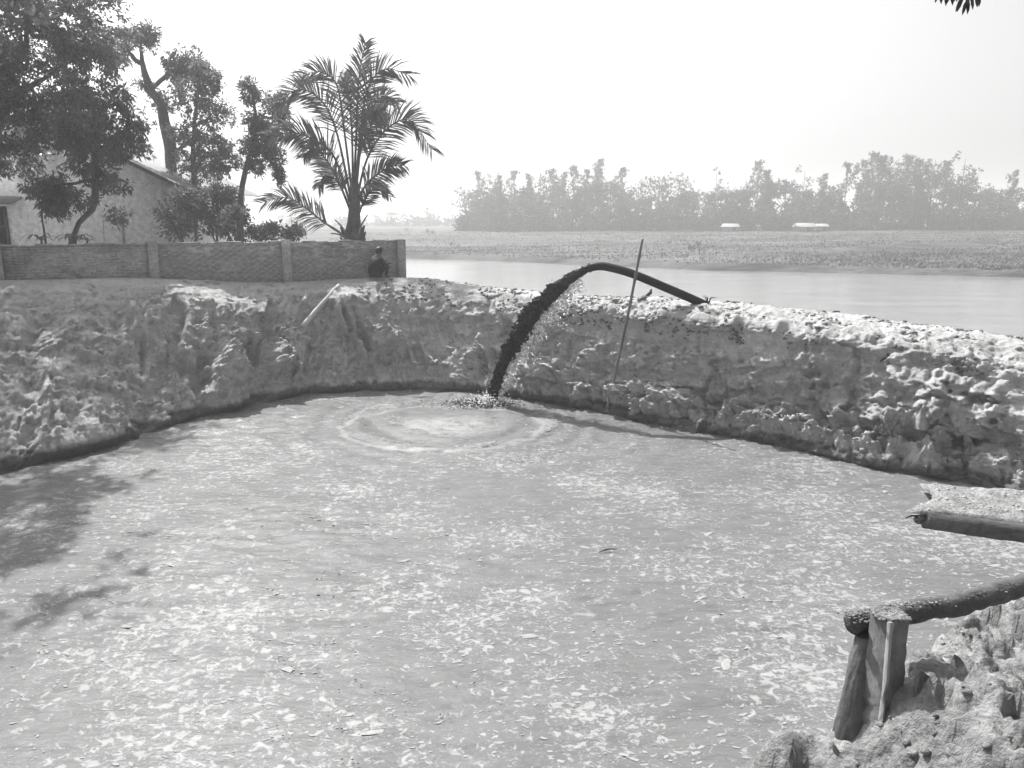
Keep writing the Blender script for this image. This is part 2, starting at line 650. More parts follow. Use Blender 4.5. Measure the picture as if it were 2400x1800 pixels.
hf, vf = blend(0), blend(1)
hd = scr - sf
P = np.zeros((NS, NT, 3))
P[..., 0] = sf[:, None, 0] + hd[:, None, 0] * hf
P[..., 1] = sf[:, None, 1] + hd[:, None, 1] * hf
P[..., 2] = vf * scr[:, None, 2]
# back rows behind the crest
bdir = hd[:, :2] / np.linalg.norm(hd[:, :2], axis=1)[:, None]
leftw = 1 - smooth(0.55, 0.9, sty)
bdir = bdir * (1 - leftw[:, None]) + (-W_N)[None] * leftw[:, None]
bdir /= np.linalg.norm(bdir, axis=1)[:, None]
NB = 26
bk = np.linspace(0, 1, NB + 1)[1:]
dist = bk * 4.6
B = np.zeros((NS, NB, 3))
B[..., :2] = scr[:, None, :2] + bdir[:, None, :] * dist[None, :, None]
zr = scr[:, None, 2] * (1 - smooth(0.5, 4.4, dist)[None]) - 0.9 * smooth(0.5, 4.4, dist)[None]
zl = scr[:, None, 2] + 0.0 * dist[None]
B[..., 2] = zr * (1 - leftw[:, None]) + zl * leftw[:, None]
P = np.concatenate([P, B], 1)
# normals of the smooth sheet
du = np.gradient(P, axis=0)
dv = np.gradient(P, axis=1)
Nrm = np.cross(du, dv)
Nrm /= np.linalg.norm(Nrm, axis=2)[..., None] + 1e-9
if Nrm[..., 2].mean() < 0:
    Nrm = -Nrm
X, Y, Z = P[..., 0], P[..., 1], P[..., 2]
SS = S[:, None] + 0 * Z
tl = np.concatenate([tt * 5.0, 5.0 + dist])[None] + 0 * Z
rightness = smooth(0.9, 1.7, sty)[:, None]
inface = smooth(0.03, 0.12, tl / 5.0) * (1 - smooth(0.90, 1.0, tl / 5.0))
# lumps, slumps, gullies
skew = SS + (tl - 2.5) * np.where(sty[:, None] < 0.5, -0.35, 0.25)
gul = fbm(skew * 1.15, tl * 0.28, 3.0, 4, 0.55, ridged=True)
gul_b = fbm(skew * 2.9 + 40, tl * 0.6, 8.0, 3, 0.5, ridged=True)
big = fbm(X * 0.55, Y * 0.55, Z * 0.75, 4)
lump = fbm(X * 1.7 + 9, Y * 1.7, Z * 1.9, 4, 0.55)
bil = np.abs(fbm(X * 2.6 + 30, Y * 2.6, Z * 2.6 + 5, 3))
fine = fbm(X * 7, Y * 7, Z * 7, 4, 0.6)
terr = np.abs(((Z * 2.3 + 0.5 * fbm(X * .6, Y * .6, 2.0, 2)) % 1.0) - 0.5)
gsm = fbm(skew * 0.9, tl * 0.22, 3.0, 3, 0.5)
leftamp = 1 - rightness
d = inface * (leftamp * (0.20 * gul + 0.34 * gsm + 0.05 * gul_b) + rightness * (0.10 * gul + 0.03 * gul_b) + 0.24 * big + lump * (0.03 + 0.15 * rightness * (1 - .7 * smooth(.6, .78, tl / 5))))
d = d + inface * rightness * (0.05 * (terr - 0.25))
# talus lumps near the right foot and on the levee top
tal = rightness * smooth(0.10, 0.16, tl / 5) * (1 - smooth(0.40, 0.52, tl / 5))
top = rightness * smooth(0.78, 0.86, tl / 5) * (1 - smooth(1.25, 1.6, tl / 5))
d = d + tal * (0.45 * np.clip(bil - 0.10, 0, 1) + 0.25 * lump + 0.10 * fbm(X * 5, Y * 5, Z * 5, 3, ridged=True)) + top * (0.10 * bil + 0.05 * lump)
d = d + (inface + top) * 0.035 * fine + 0.012 * fine * smooth(0.08, 0.1, tl / 5)
patch = smooth(-0.05, 0.25, fbm(X * 0.8 + 3, Y * 0.8, Z * 1.1, 3))
d = d + inface * (0.025 + 0.125 * rightness) * patch * fbm(X * 4.2, Y * 4.2, Z * 4.8, 4, .6)
runl = fbm(SS * 5.5, tl * 0.5, 1.0, 3, .55, ridged=True)
d = d + inface * rightness * 0.05 * runl * smooth(-.1, .3, fbm(SS * .8, tl * .3, 6, 2))
d = d + inface * leftamp * (0.085 * fbm(skew * 2.6, tl * 0.35, 2.0, 5, .62, ridged=True) + 0.018 * fine)
led = smooth(0.05, 0.11, fbm(X * 0.95 + 7, Y * 0.95, Z * 1.5, 4, .6))
led2 = smooth(0.04, 0.11, fbm(X * 2.6 + 2, Y * 2.6, Z * 3.2, 4, .6))
gled = smooth(0.02, 0.12, fbm(skew * 0.75 + 11, tl * 0.30, 5.0, 4, .6))
d = d + inface * smooth(.14, .30, tl / 5) * (rightness * (1 - smooth(.60, .76, tl / 5)) * (0.16 * led + 0.08 * led2) + leftamp * (0.12 * led + 0.06 * led2 + 0.30 * gled))
d = d * (1 - leftamp * smooth(.66, .96, tl / 5) * .9)
footz = smooth(.05, .09, tl / 5) * (1 - smooth(.2, .32, tl / 5))
d = d + footz * (0.13 * fbm(X * 2.8, Y * 2.8, Z * 2.8, 4, .6) + 0.06 * led2)
# lip overhang
lip = rightness * np.exp(-((tl / 5 - 0.84) / 0.05) ** 2)
d = d + lip * 0.07
# big slumped blocks seated on the cut: (pixel on bank, radius)
P2 = P + Nrm * d[..., None]


NB1 = fbm(X * 2.0, Y * 2.0, Z * 2.0, 4, .6)
NB2 = fbm(X * 4, Y * 4, Z * 4, 4, .6)


def bump_at(px, py, r, h, sx=1.0):
    dd = ray(px, py)
    v = P2 - CAM
    pr = np.stack([v @ RIGHT, v @ UP, v @ FWD], -1)
    u = 1200 + F * pr[..., 0] / pr[..., 2]
    w = 900 - F * pr[..., 1] / pr[..., 2]
    q = (u - px) ** 2 + (w - py) ** 2
    i = np.unravel_index(np.argmin(np.where(tl < 5, q, 1e12)), q.shape)
    c = P2[i]
    dis = np.sqrt((((P2[..., 0] - c[0]) / sx) ** 2 + ((P2[..., 1] - c[1]) / sx) ** 2 + (P2[..., 2] - c[2]) ** 2))
    dis = dis + 0.75 * r * NB1
    wedge = np.clip(.55 + .5 * ((P2[..., 0] - c[0]) * math.cos(px) + (P2[..., 2] - c[2]) * math.sin(px)) / r, .15, 1.2)
    return 0.95 * h * (1 - smooth(0.72 * r, 0.98 * r, dis)) * wedge * (1 + .2 * NB2)


for a in [(2110, 940, .75, .50), (2200, 1000, .55, .40), (1960, 860, .45, .30), (2280, 980, .5, .38),
          (2330, 1080, .45, .36), (1500, 905, .42, .28), (1290, 890, .5, .35), (1360, 920, .5, .3), 
          (560, 860, .6, .30), (640, 830, .55, .32), (330, 890, .5, .25), (470, 790, .5, .22), (410, 905, .4, .2), (1880, 1000, .5, .2),
          (1620, 985, .4, .25), (1760, 1000, .45, .22), (500, 900, .55, .3), (600, 900, .5, .3), (680, 860, .45, .28), (380, 760, .5, .22), (250, 800, .6, .25), (130, 930, .6, .25), (1180, 800, .5, .25), (1240, 760, .45, .22), (1460, 850, .5, .22), (1960, 930, .35, .3), (1930, 820, .4, .25), (2140, 880, .5, .35), (2240, 900, .45, .3), (1100, 860, .5, .22), (940, 800, .5, .2)]:
    P2 = P2 + Nrm * bump_at(*a)[..., None]
mb = MB()
mb.grid(P2)
bank = mb.build('pond_bank', M_BANK, None, True)
tag(bank, kind='structure')
BANKV = P2

# ---- terrain sheet: river bed, far field, yard behind the wall, horizon
def axis(lo, hi, fine_lo, fine_hi, step, grow=1.16):
    a = list(np.arange(fine_lo, fine_hi + 1e-6, step))
    s = step
    while a[-1] < hi:
        s *= grow
        a.append(a[-1] + s)
    s = step
    b = [a[0]]
    while b[0] > lo:
        s *= grow
        b.insert(0, b[0] - s)
    return np.array(b[:-1] + a)


gx = axis(-4000, 4000, -130, 190, 1.6)
gy = axis(-300, 5000, 14, 260, 1.3)
GX, GY = np.meshgrid(gx, gy, indexing='ij')
# far shore line (plan): points from the waterline in the photo
shore = np.array([at_z(a, b, 0.0)[:2] for a, b in ((-3000, 574), (-600, 585), (400, 594), (950, 605), (1150, 611), (1400, 622), (1700, 633), (2000, 640), (2400, 650), (3200, 672), (7500, 720))])
sh = spline(np.column_stack([shore, 0 * shore[:, 0]]), 900)[:, :2]
o = np.argsort(sh[:, 0])
shy = np.interp(GX, sh[o, 0], sh[o, 1])
shy = shy + 2.2 * fbm(GX * 0.05, GX * 0 + 3, 0, 3) + 0.8 * fbm(GX * 0.3, GX * 0, 0, 3)
fd = GY - shy
zf = -1.2 + 1.2 * smooth(-3, 0.0, fd) + 0.65 * smooth(0.0, 1.6, fd) + 1.75 * smooth(2, 95, fd) + 0.5 * smooth(90, 260, fd)
zf = zf + smooth(3, 10, fd) * (0.16 * fbm(GX * 0.11, GY * 0.11, 0, 4) + 0.22 * fbm(GX * 0.02, GY * 0.03, 1, 3))
# field bunds
for (p, q, h) in (((30, 96), (75, 118), .45), ((22, 92), (50, 100), .35), ((60, 84), (130, 100), .4), ((12, 126), (60, 150), .4), ((80, 120), (160, 140), .4)):
    p, q = np.array(p, float), np.array(q, float)
    t = np.clip(((GX - p[0]) * (q - p)[0] + (GY - p[1]) * (q - p)[1]) / np.dot(q - p, q - p), 0, 1)
    dd = np.hypot(GX - p[0] - t * (q - p)[0], GY - p[1] - t * (q - p)[1])
    zf = zf + h * np.exp(-(dd / 1.1) ** 2)
# yard side: left of a line going back from the wall end
yx = np.interp(GY, [0, 22, 26, 34, 60, 90, 140, 4000], [-3.0, -4.4, -4.9, -5.8, -14, -40, -120, -3000]) + 0.5 * fbm(GX * .3, GY * .3, 0, 3)
behind = (GX - W_END[0]) * W_N[0] + (GY - W_END[1]) * W_N[1]          # <0 behind the wall
wy = smooth(0.0, 2.6, yx - GX) * smooth(-0.2, 0.5, -behind)
zy = 2.72 + 0.12 * fbm(GX * .4, GY * .4, 5, 3)
Zt = np.maximum(zf, -1.2 + (zy + 1.2) * wy)
mb = MB()
mb.grid(np.stack([GX, GY, Zt], -1))
terrain = mb.build('ground', M_FIELD, None, True)
tag(terrain, kind='structure')
# yard soil sheet: part of the same ground near the house uses the soil tone
terrain.data.materials.append(M_YARD)
pc = np.zeros(len(terrain.data.polygons) * 3, np.float32)
terrain.data.polygons.foreach_get('center', pc)
pc = pc.reshape(-1, 3)
mi = ((pc[:, 0] < -4) & (pc[:, 1] < 70) & (pc[:, 2] > 0.3)).astype(np.int32)
terrain.data.polygons.foreach_set('material_index', mi)

# ---- river
rx = axis(-900, 900, -60, 120, 1.5)
ry = axis(15, 420, 16, 130, 0.75)
RX, RY = np.meshgrid(rx, ry, indexing='ij')
RZ = -0.06 + 0.055 * fbm(RX * 0.22, RY * 0.8, 0, 4, .6)
mb = MB()
mb.grid(np.stack([RX, RY, RZ], -1))
river = mb.build('river', M_RIVER, None, True)
tag(river, kind='structure')

# ---- pond sheet, clipped along the middle of the bank
SPL = at_z(1150, 944, 0.0)[:2]
SPL_W = at_z(1060, 985, 0.0)[:2]
px_ = np.arange(-16.5, 12.5, 0.06)
py_ = np.arange(0.5, 25.5, 0.06)
PX, PY = np.meshgrid(px_, py_, indexing='ij')
line = (0.72 * sf + 0.28 * scr)[:, :2]
poly = np.vstack([line, [[14, 0], [-17, 0]]])


def inside(poly, x, y):
    r = np.zeros(x.shape, bool)
    j = len(poly) - 1
    for i in range(len(poly)):
        xi, yi = poly[i]
        xj, yj = poly[j]
        if (yi > y.min() - 1 or yj > y.min() - 1) and yi != yj:
            c = ((yi > y) != (yj > y)) & (x < (xj - xi) * (y - yi) / (yj - yi) + xi)
            r ^= c
        j = i
    return r


poly = np.vstack([line[::6], line[-1:], [[14, 0], [-17, 0]]])
keep = inside(poly, PX, PY)
rr = np.hypot(PX - SPL_W[0], (PY - SPL_W[1]) * 1.0)
rr = rr + .28 * fbm(PX * .9, PY * .9, 4, 3) + .06 * fbm(PX * 4, PY * 4, 4, 2)
ring = 1.7 * 0.028 * np.exp(-((rr - 2.45) / 0.16) ** 2) + 0.022 * np.exp(-((rr - 1.75) / 0.14) ** 2) + 0.020 * np.sin(rr * 9.0) * np.exp(-((rr - 2.2) / 1.6) ** 2)
chop = 0.05 * fbm(PX * 2.6, PY * 5.0, 0, 4, .55) * np.exp(-(rr / 1.5) ** 2)
ang = np.arctan2(PY - SPL_W[1], PX - SPL_W[0])
wav = 0.020 * np.sin(rr * 7.5 + 1.6 * fbm(PX * .7, PY * .7, 0, 3)) * smooth(2.0, 3.2, rr) * np.exp(-((rr - 2) / 5.0) ** 2) * (0.5 + 0.5 * vnoise(PX * .4, PY * .4, 3))
sw = 0.018 * fbm(PX * 1.1, PY * 2.2, 0, 4, 0.55)
msk = smooth(-.15, .25, fbm(PX * .28, PY * .28, 5, 3)) * smooth(6, 9, PY)
sw = sw + (.35 + msk) * 0.034 * fbm(PX * 1.9, PY * 4.6, 7, 3, .6)
PZ = ring + chop + wav + sw
mb = MB()
nu, nv = PX.shape
idx = np.arange(nu * nv).reshape(nu, nv)
q = np.stack([idx[:-1, :-1], idx[1:, :-1], idx[1:, 1:], idx[:-1, 1:]], -1)
kq = keep[:-1, :-1] | keep[1:, 1:]
q = q[kq]
used = np.unique(q)
rem = np.zeros(nu * nv, int)
rem[used] = np.arange(len(used))
V = np.stack([PX, PY, PZ], -1).reshape(-1, 3)[used]
mb.addq(V, rem[q])
pond = mb.build('pond_water', M_POND, None, True)
tag(pond, kind='structure')

# ---- near mound (where the photographer stands): height field with a steep drop along a plan edge
EDGE = [(1560, 2300, 2.7), (1700, 1960, 2.55), (1800, 1800, 2.45), (1960, 1752, 2.40), (2085, 1648, 2.50), (2150, 1600, 2.35), (2205, 1540, 2.15), (2232, 1470, 2.05), (2275, 1432, 2.05), (2360, 1402, 2.2), (2480, 1360, 2.2)]
ed = np.array([at_z(*e) for e in EDGE])
ed = np.vstack([[[-14, 1.0, 2.9], [-6, 1.1, 2.9], [-1.5, 1.3, 2.9], [0.35, 1.9, 2.75]], ed[1:], [[6.6, 6.3, 2.0], [7.7, 9, 1.8], [9.5, 11.5, 1.9], [14, 12.5, 2.2]]])
eds = spline(ed, 420)
mxs = np.concatenate([np.arange(-14, 0.2, 0.25), np.arange(0.2, 4.6, 0.028), np.arange(4.6, 13, 0.12)])
mys = np.concatenate([np.arange(-4, 1.2, 0.25), np.arange(1.2, 6.3, 0.028), np.arange(6.3, 13, 0.12)])
MX, MY = np.meshgrid(mxs, mys, indexing='ij')
fx, fy = MX.reshape(-1), MY.reshape(-1)
sd = np.full(fx.shape, 1e9)
ez = np.zeros(fx.shape)
for a in range(len(eds)):
    dd = np.hypot(fx - eds[a, 0], fy - eds[a, 1])
    k = dd < sd
    sd[k] = dd[k]
    ez[k] = eds[a, 2]
edpoly = np.vstack([eds[:, :2], [[14, -6], [-14, -6]]])
ins = inside(edpoly, fx, fy)
sd = np.where(ins, -sd, sd).reshape(MX.shape)
ez = ez.reshape(MX.shape)
jag = 0.10 * fbm(MX * 2.2, MY * 2.2, 0, 4) + 0.05 * fbm(MX * 6, MY * 6, 0, 3)
sdj = sd + jag
hz = ez + 0.16 * smooth(0.5, 2.0, -sdj) * smooth(1.6, 3.0, MX)
hz = hz - 3.6 * smooth(-0.05, 1.55, sdj) - 0.5 * smooth(-0.03, .25, sdj)
# ridge between the lit slope and the shaded pocket around the post
rp, rq = at_z(2075, 1640, 2.62)[:2], at_z(2470, 1850, 2.8)[:2]
t = np.clip(((MX - rp[0]) * (rq - rp)[0] + (MY - rp[1]) * (rq - rp)[1]) / np.dot(rq - rp, rq - rp), -.2, 1)
nx, ny = (rq - rp)[1], -(rq - rp)[0]
ln = math.hypot(nx, ny)
side = ((MX - rp[0]) * nx + (MY - rp[1]) * ny) / ln          # sign: far/right vs camera side
side = side * np.sign(np.dot([nx, ny], np.array([3.5, 4.5]) - rp))
near = np.exp(-(np.clip(np.abs(((MX - rp[0]) * (rq - rp)[0] + (MY - rp[1]) * (rq - rp)[1]) / np.dot(rq - rp, rq - rp) - .5) - .6, 0, 9) / .25) ** 2)
land = smooth(-0.1, 0.05, -sdj)
hz = hz + land * near * (0.20 * smooth(-0.24, 0.0, side + 0.3 * jag) * np.exp(-np.clip(side, 0, 9) / 1.1))
hz = hz + (0.3 + 0.7 * land) * (0.10 * fbm(MX * 1.5, MY * 1.5, 2, 4) + 0.06 * fbm(MX * 4, MY * 6, 4, 4, .6) + 0.05 * fbm(MX * 7, MY * 12, 6, 4, .62, ridged=True) + 0.05 * np.abs(fbm(MX * 3.3, MY * 3.3, 9, 3)) + 0.09 * smooth(.02, .09, fbm(MX * 2.4, MY * 3.0, 12, 4, .6)) + 0.04 * smooth(.02, .10, fbm(MX * 6.5, MY * 8, 14, 4, .6)))
mb = MB()
mb.grid(np.stack([MX, MY, np.maximum(hz, -0.9)], -1))
mound = mb.build('sand_mound', M_MUD, None, True)
tag(mound, kind='structure')
MHZ = hz


def mound_z(x, y):
    i = np.clip(np.searchsorted(mxs, x), 0, len(mxs) - 1)
    j = np.clip(np.searchsorted(mys, y), 0, len(mys) - 1)
    return MHZ[i, j]


def bank_point(px, py):
    v = BANKV - CAM
    a, b, c = v @ RIGHT, v @ UP, v @ FWD
    u = 1200 + F * a / c
    w = 900 - F * b / c
    q = (u - px) ** 2 + (w - py) ** 2
    q = q + np.where(np.arange(q.shape[1])[None] > NT + 3, 1e6, 0)
    i = np.unravel_index(np.argmin(q), q.shape)
    return BANKV[i].copy()


# ---- haze: closed box round everything except the sky
hb = MB()
hb.box((0, 1000, 19.0), (3000, 2600, 44.0))
M_HAZE = bpy.data.materials.new('haze_air')
M_HAZE.use_nodes = True
hn = M_HAZE.node_tree
hn.nodes.clear()
ho = hn.nodes.new('ShaderNodeOutputMaterial')
hv = hn.nodes.new('ShaderNodeVolumePrincipled')
hv.inputs['Color'].default_value = g3(0.95)
hv.inputs['Density'].default_value = 0.0020
hv.inputs['Anisotropy'].default_value = 0.35
hn.links.new(hv.outputs[0], ho.inputs['Volume'])
haze = hb.build('haze', M_HAZE)
tag(haze, kind='stuff')

# ================================================================== OBJECTS
# ------------------------------------------------------------------ boundary wall of brick
WALL_TOP = 4.22
WALL_L = 17.5


def wp(s, off, z):
    p = W_END + W_DIR * s + W_N * off
    return np.array([p[0], p[1], z])


WANG = math.atan2(W_DIR[1], W_DIR[0])
wall = thing('boundary_wall', wp(0, 0, 2.7), 'weathered brick boundary wall with concrete pillars above the sandy bank', 'wall')


def wall_local(v):
    return np.asarray(v) - np.array(wall.location)


def wbox(mb, s0, s1, o0, o1, z0, z1, jit=0.0):
    c = wp((s0 + s1) / 2, (o0 + o1) / 2, (z0 + z1) / 2) - np.array(wall.location)
    mb.box(c, (abs(s1 - s0), abs(o1 - o0), z1 - z0), WANG, jit)


PIL = [0.14, 3.84, 7.54, 11.24, 14.94]
edges = [0.0] + PIL + [WALL_L]
for k in range(len(PIL)):
    s0, s1 = PIL[k] + 0.14, (PIL[k + 1] - 0.14) if k + 1 < len(PIL) else WALL_L
    mb = MB()
    wbox(mb, s0, s1, -0.10, 0.085, 2.2, WALL_TOP - 0.05)
    mb.build('panel', M_MORTAR, wall)
    # uneven coping made of lengths
    mb = MB()
    n = 9
    for i in range(n):
        a, b = s0 + (s1 - s0) * i / n, s0 + (s1 - s0) * (i + 1) / n - 0.008
        h = 0.022 * math.sin(i * 2.1 + k) + random.uniform(-.012, .012)
        wbox(mb, a, b, -0.125, 0.118, WALL_TOP - 0.048, WALL_TOP + h, 0.006)
    mb.build('coping', M_MORTAR, wall)
for k, s in enumerate(PIL):
    mb = MB()
    wbox(mb, s - 0.14, s + 0.14, -0.15, 0.15, 2.2, WALL_TOP + (0.06 if k else 0.015), 0.008)
    mb.build('pillar', M_PILLAR, wall)
# bricks: individual pieces in the two panels that show them best, the rest joined
variants = []
for i in range(5):
    m_ = MB()
    m_.box((0, 0, 0), (0.235, 0.03, 0.062), 0, 0.0035)
    variants.append(m_.mesh('brick', M_BRICK))
rest = MB()
nind = 0
for k in (1, 0, 2, 3, 4):
    s0, s1 = PIL[k] + 0.14, (PIL[k + 1] - 0.14) if k + 1 < len(PIL) else WALL_L
    row = 0
    z = 2.75
    while z < WALL_TOP - 0.09:
        s = s0 + (0.06 if row % 2 else 0.18)
        while s < s1 - 0.1:
            off = 0.076 + random.uniform(-0.008, 0.012)
            pos = wp(s, off, z + random.uniform(-.004, .004))
            if random.random() > 0.16:
                if nind < 300 and k in (1, 0) and z > 2.9:
                    o_ = put('brick', variants[random.randrange(5)], wall, wall_local(pos), (random.uniform(-.02, .02), 0, WANG + random.uniform(-.015, .015)))
                    nind += 1
                else:
                    rest.box(wall_local(pos), (0.235, 0.03, 0.062), WANG + random.uniform(-.015, .015), 0.004)
            s += 0.25
        z += 0.076
        row += 1
tag(rest.build('brickwork', M_BRICK, wall), kind='stuff')

# ------------------------------------------------------------------ house behind the wall
HY = 31.5
hp = lambda px, py, dy=0.0: at_y(px, py, HY + dy)
h_r = hp(412, 428)
base_z = 2.75
house = thing('house', (h_r[0] - 5, HY, base_z), 'pale limewashed house with sloping tin roof behind the brick wall', 'house')
hl = np.array(house.location)
eave_r = h_r
ridge = hp(70, 262)
left_x = ridge[0] - (eave_r[0] - ridge[0])
mb = MB()
zt = eave_r[2]
prof_f = [(eave_r[0], base_z), (eave_r[0], zt), (ridge[0], ridge[2] - .1), (left_x, zt), (left_x, base_z)]
fr = [np.array([x, HY, z]) - hl for x, z in prof_f]
bkp = [np.array([x, HY + 8, z]) - hl for x, z in prof_f]
mb.add(fr + bkp, [[4, 3, 2, 1, 0], [5, 6, 7, 8, 9], [0, 1, 6, 5], [1, 2, 7, 6], [2, 3, 8, 7], [3, 4, 9, 8]])
mb.build('gable_wall', M_LIME, house)
# roof: corrugated tin slabs with overhang
for sgn in (1, -1):
    e = np.array([eave_r[0] if sgn > 0 else left_x, zt])
    r_ = np.array([ridge[0], ridge[2]])
    dvec = (e - r_) / np.linalg.norm(e - r_)
    L = np.linalg.norm(e - r_) + 0.72
    nvec = np.array([-dvec[1], dvec[0]]) * (1 if sgn > 0 else -1)
    us = np.linspace(0, L, 3)
    ws = np.linspace(-0.45, 8.4, 240)
    top_ = np.zeros((len(us), len(ws), 3))
    for i, u in enumerate(us):
        x = r_[0] + dvec[0] * u
        z = r_[1] + dvec[1] * u
        cor = 0.05 + 0.022 * np.cos(ws * 60)
        top_[i, :, 0] = x + nvec[0] * cor
        top_[i, :, 1] = HY + ws
        top_[i, :, 2] = z + nvec[1] * cor
    mb = MB()
    mb.grid(top_ - hl)
    mb.grid(top_ - hl - np.array([0, 0, 0.02]))
    rf = mb.build('roof', M_TIN, house)
    mb = MB()
    a = np.array([r_[0], HY - .42, r_[1] - .02])
    b = np.array([r_[0] + dvec[0] * L, HY - .42, r_[1] + dvec[1] * L - .02])
    mb.tube([a - hl, b - hl], 0.075, 4)
    mb.build('barge_board', M_TWIG, rf)
# window with frame and awning at the left edge
wc0, wc1 = hp(-60, 486), hp(24, 574)
win = MB()
win.box(((wc0[0] + wc1[0]) / 2 - hl[0], HY - 0.02 - hl[1], (wc0[2] + wc1[2]) / 2 - hl[2]), (wc1[0] - wc0[0], 0.05, wc0[2] - wc1[2]))
wo_ = win.build('window', M_DARK, house)
fm = MB()
for x in (wc0[0], wc1[0], (wc0[0] + wc1[0]) / 2):
    fm.box((x - hl[0], HY - .05 - hl[1], (wc0[2] + wc1[2]) / 2 - hl[2]), (0.09, 0.09, wc0[2] - wc1[2] + .06))
for z in (wc1[2] + .03, wc0[2], (wc0[2] + wc1[2]) / 2):
    fm.box(((wc0[0] + wc1[0]) / 2 - hl[0], HY - .055 - hl[1], z - hl[2]), (wc1[0] - wc0[0], 0.08, 0.08))
fm.build('frame', M_FRAME, wo_)
aw = MB()
a0, a1 = hp(-90, 462), hp(54, 476)
aw.add([np.array(p) - hl for p in ((a0[0], HY, a0[2] + .1), (a1[0], HY, a0[2] + .02), (a1[0] + .05, HY - .8, a1[2]), (a0[0], HY - .8, a1[2] + .04),
                                     (a0[0], HY, a0[2] + .02), (a1[0], HY, a0[2] - .06), (a1[0] + .05, HY - .8, a1[2] - .07), (a0[0], HY - .8, a1[2] - .04))],
       [[0, 1, 2, 3], [4, 7, 6, 5], [0, 4, 5, 1], [1, 5, 6, 2], [2, 6, 7, 3], [3, 7, 4, 0]])
aw.build('awning', M_TIN, house)
for px, r in ((289, 0.05), (243, 0.012)):
    mb = MB()
    a, b = hp(px, 505), hp(px + 4, 578)
    mb.tube([(a[0] - hl[0], -.07, a[2] - hl[2]), (b[0] - hl[0], -.07, b[2] - hl[2])], r, 8)
    mb.build('drain_pipe', M_PILLAR, house)

# ------------------------------------------------------------------ trees
def limb(mb, a, b, r0, r1, sag=0.0, seg=7, n=7, wig=0.12, seed=0):
    a, b = np.asarray(a, float), np.asarray(b, float)
    t = np.linspace(0, 1, n)[:, None]
    L = np.linalg.norm(b - a)
    p = a + (b - a) * t
    w = np.stack([vnoise(t[:, 0] * 3 + seed, seed * 1.7, k * 9.1) for k in range(3)], -1) * wig * L * np.sin(t * math.pi)
    p = p + w
    p[:, 2] += sag * np.sin(t[:, 0] * math.pi)
    mb.tube(p, r0 + (r1 - r0) * t[:, 0], seg, True, 0.25, seed)
    return p


def crown_leaves(mb, blobs, per, L, W, droop=0.5, shell=0.55):
    for (c, r, n) in blobs:
        c, r = np.asarray(c, float), np.asarray(r, float)
        dirs = RNG.normal(0, 1, (n, 3))
        dirs /= np.linalg.norm(dirs, axis=1)[:, None]
        rad = (shell + (1 - shell) * RNG.random(n)) ** 0.9
        rad = rad * (1 + .55 * vnoise(dirs[:, 0] * 1.7 + c[0] * 3.1, dirs[:, 1] * 1.7 + c[1], dirs[:, 2] * 1.7 + c[2] * 2.3))
        cen = c + dirs * r * rad[:, None]
        nn = fbm(cen[:, 0] * 1.1, cen[:, 1] * 1.1, cen[:, 2] * 1.1, 2)
        cen = cen[nn > -0.16]
        dirs = dirs[nn > -0.16]
        k = len(cen)
        Pp = np.repeat(cen, per, 0) + RNG.normal(0, L * 0.35, (k * per, 3))
        D = np.repeat(dirs, per, 0) * 0.7 + RNG.normal(0, 0.75, (k * per, 3))
        D[:, 2] -= droop
        ll = L * RNG.uniform(.45, 1.35, k * per)
        leaves(mb, Pp, D, ll, W * RNG.uniform(.7, 1.2, k * per))


def tree(name, base, label, cat, trunk, limbs, blobs, per, L, W, leafmat, droop=.5, group=None, trunk_r=(.2, .1), shell=.55):
    base = np.asarray(base, float)
    t = thing(name, base, label, cat, group)
    mb = MB()
    pts = spline([np.asarray(p, float) - base for p in trunk], 14)
    mb.tube(pts, np.linspace(trunk_r[0], trunk_r[1], 14), 9, True, 0.25, random.random() * 50)
    for i, (a, b, r0, r1) in enumerate(limbs):
        limb(mb, np.asarray(a) - base, np.asarray(b) - base, r0, r1, 0, 6, 7, .12, i * 3.3 + random.random() * 20)
    mb.build('trunk', M_BARK, t, True)
    mb = MB()
    crown_leaves(mb, [(np.asarray(c) - base, r, n) for c, r, n in blobs], per, L, W, droop, shell)
    mb.build('crown', leafmat, t)
    return t


def T(px, py, y):
    return at_y(px, py, y)


GZ = 2.72
# big dense tree at the left
yb = 25.6
b0 = np.array([T(-90, 500, yb)[0], yb, GZ])
blobs = [(T(60, 60, yb), (2.3, 2.2, 1.8), 620), (T(150, 40, yb - .5), (1.9, 1.8, 1.6), 520), (T(-120, 120, yb), (2.4, 2.4, 2.0), 420), (T(90, 190, yb), (2.2, 2.0, 1.5), 560),
         (T(195, 120, yb), (1.0, 1.5, 1.5), 360), (T(30, 290, yb - .5), (1.7, 1.6, 1.0), 400), (T(60, -120, yb), (2.6, 2.6, 1.9), 360), (T(-60, -60, yb), (3.0, 2.8, 2.2), 360), (T(190, -90, yb), (1.6, 1.8, 1.4), 260),
         (T(20, 370, yb), (1.2, 1.2, .55), 170), (T(-160, 290, yb), (2.0, 2.0, 1.6), 240), (T(150, 265, yb), (1.0, 1.2, .9), 220)]
tree('mango_tree', b0, 'large dense leafy tree filling the top left corner above the house', 'tree', [b0, T(-85, 420, yb), T(-40, 300, yb), T(40, 120, yb)],
     [(T(-40, 300, yb), T(150, 150, yb), .14, .05), (T(-50, 300, yb), T(-120, 130, yb), .14, .05), (T(10, 200, yb), T(60, 0, yb), .14, .04), (T(-20, 270, yb), T(180, 230, yb), .1, .03)],
     [(c, tuple(.88 * q for q in r), int(n * 1.25)) for c, r, n in blobs], 9, .18, .036, M_LEAF, .45, None, (.30, .16))
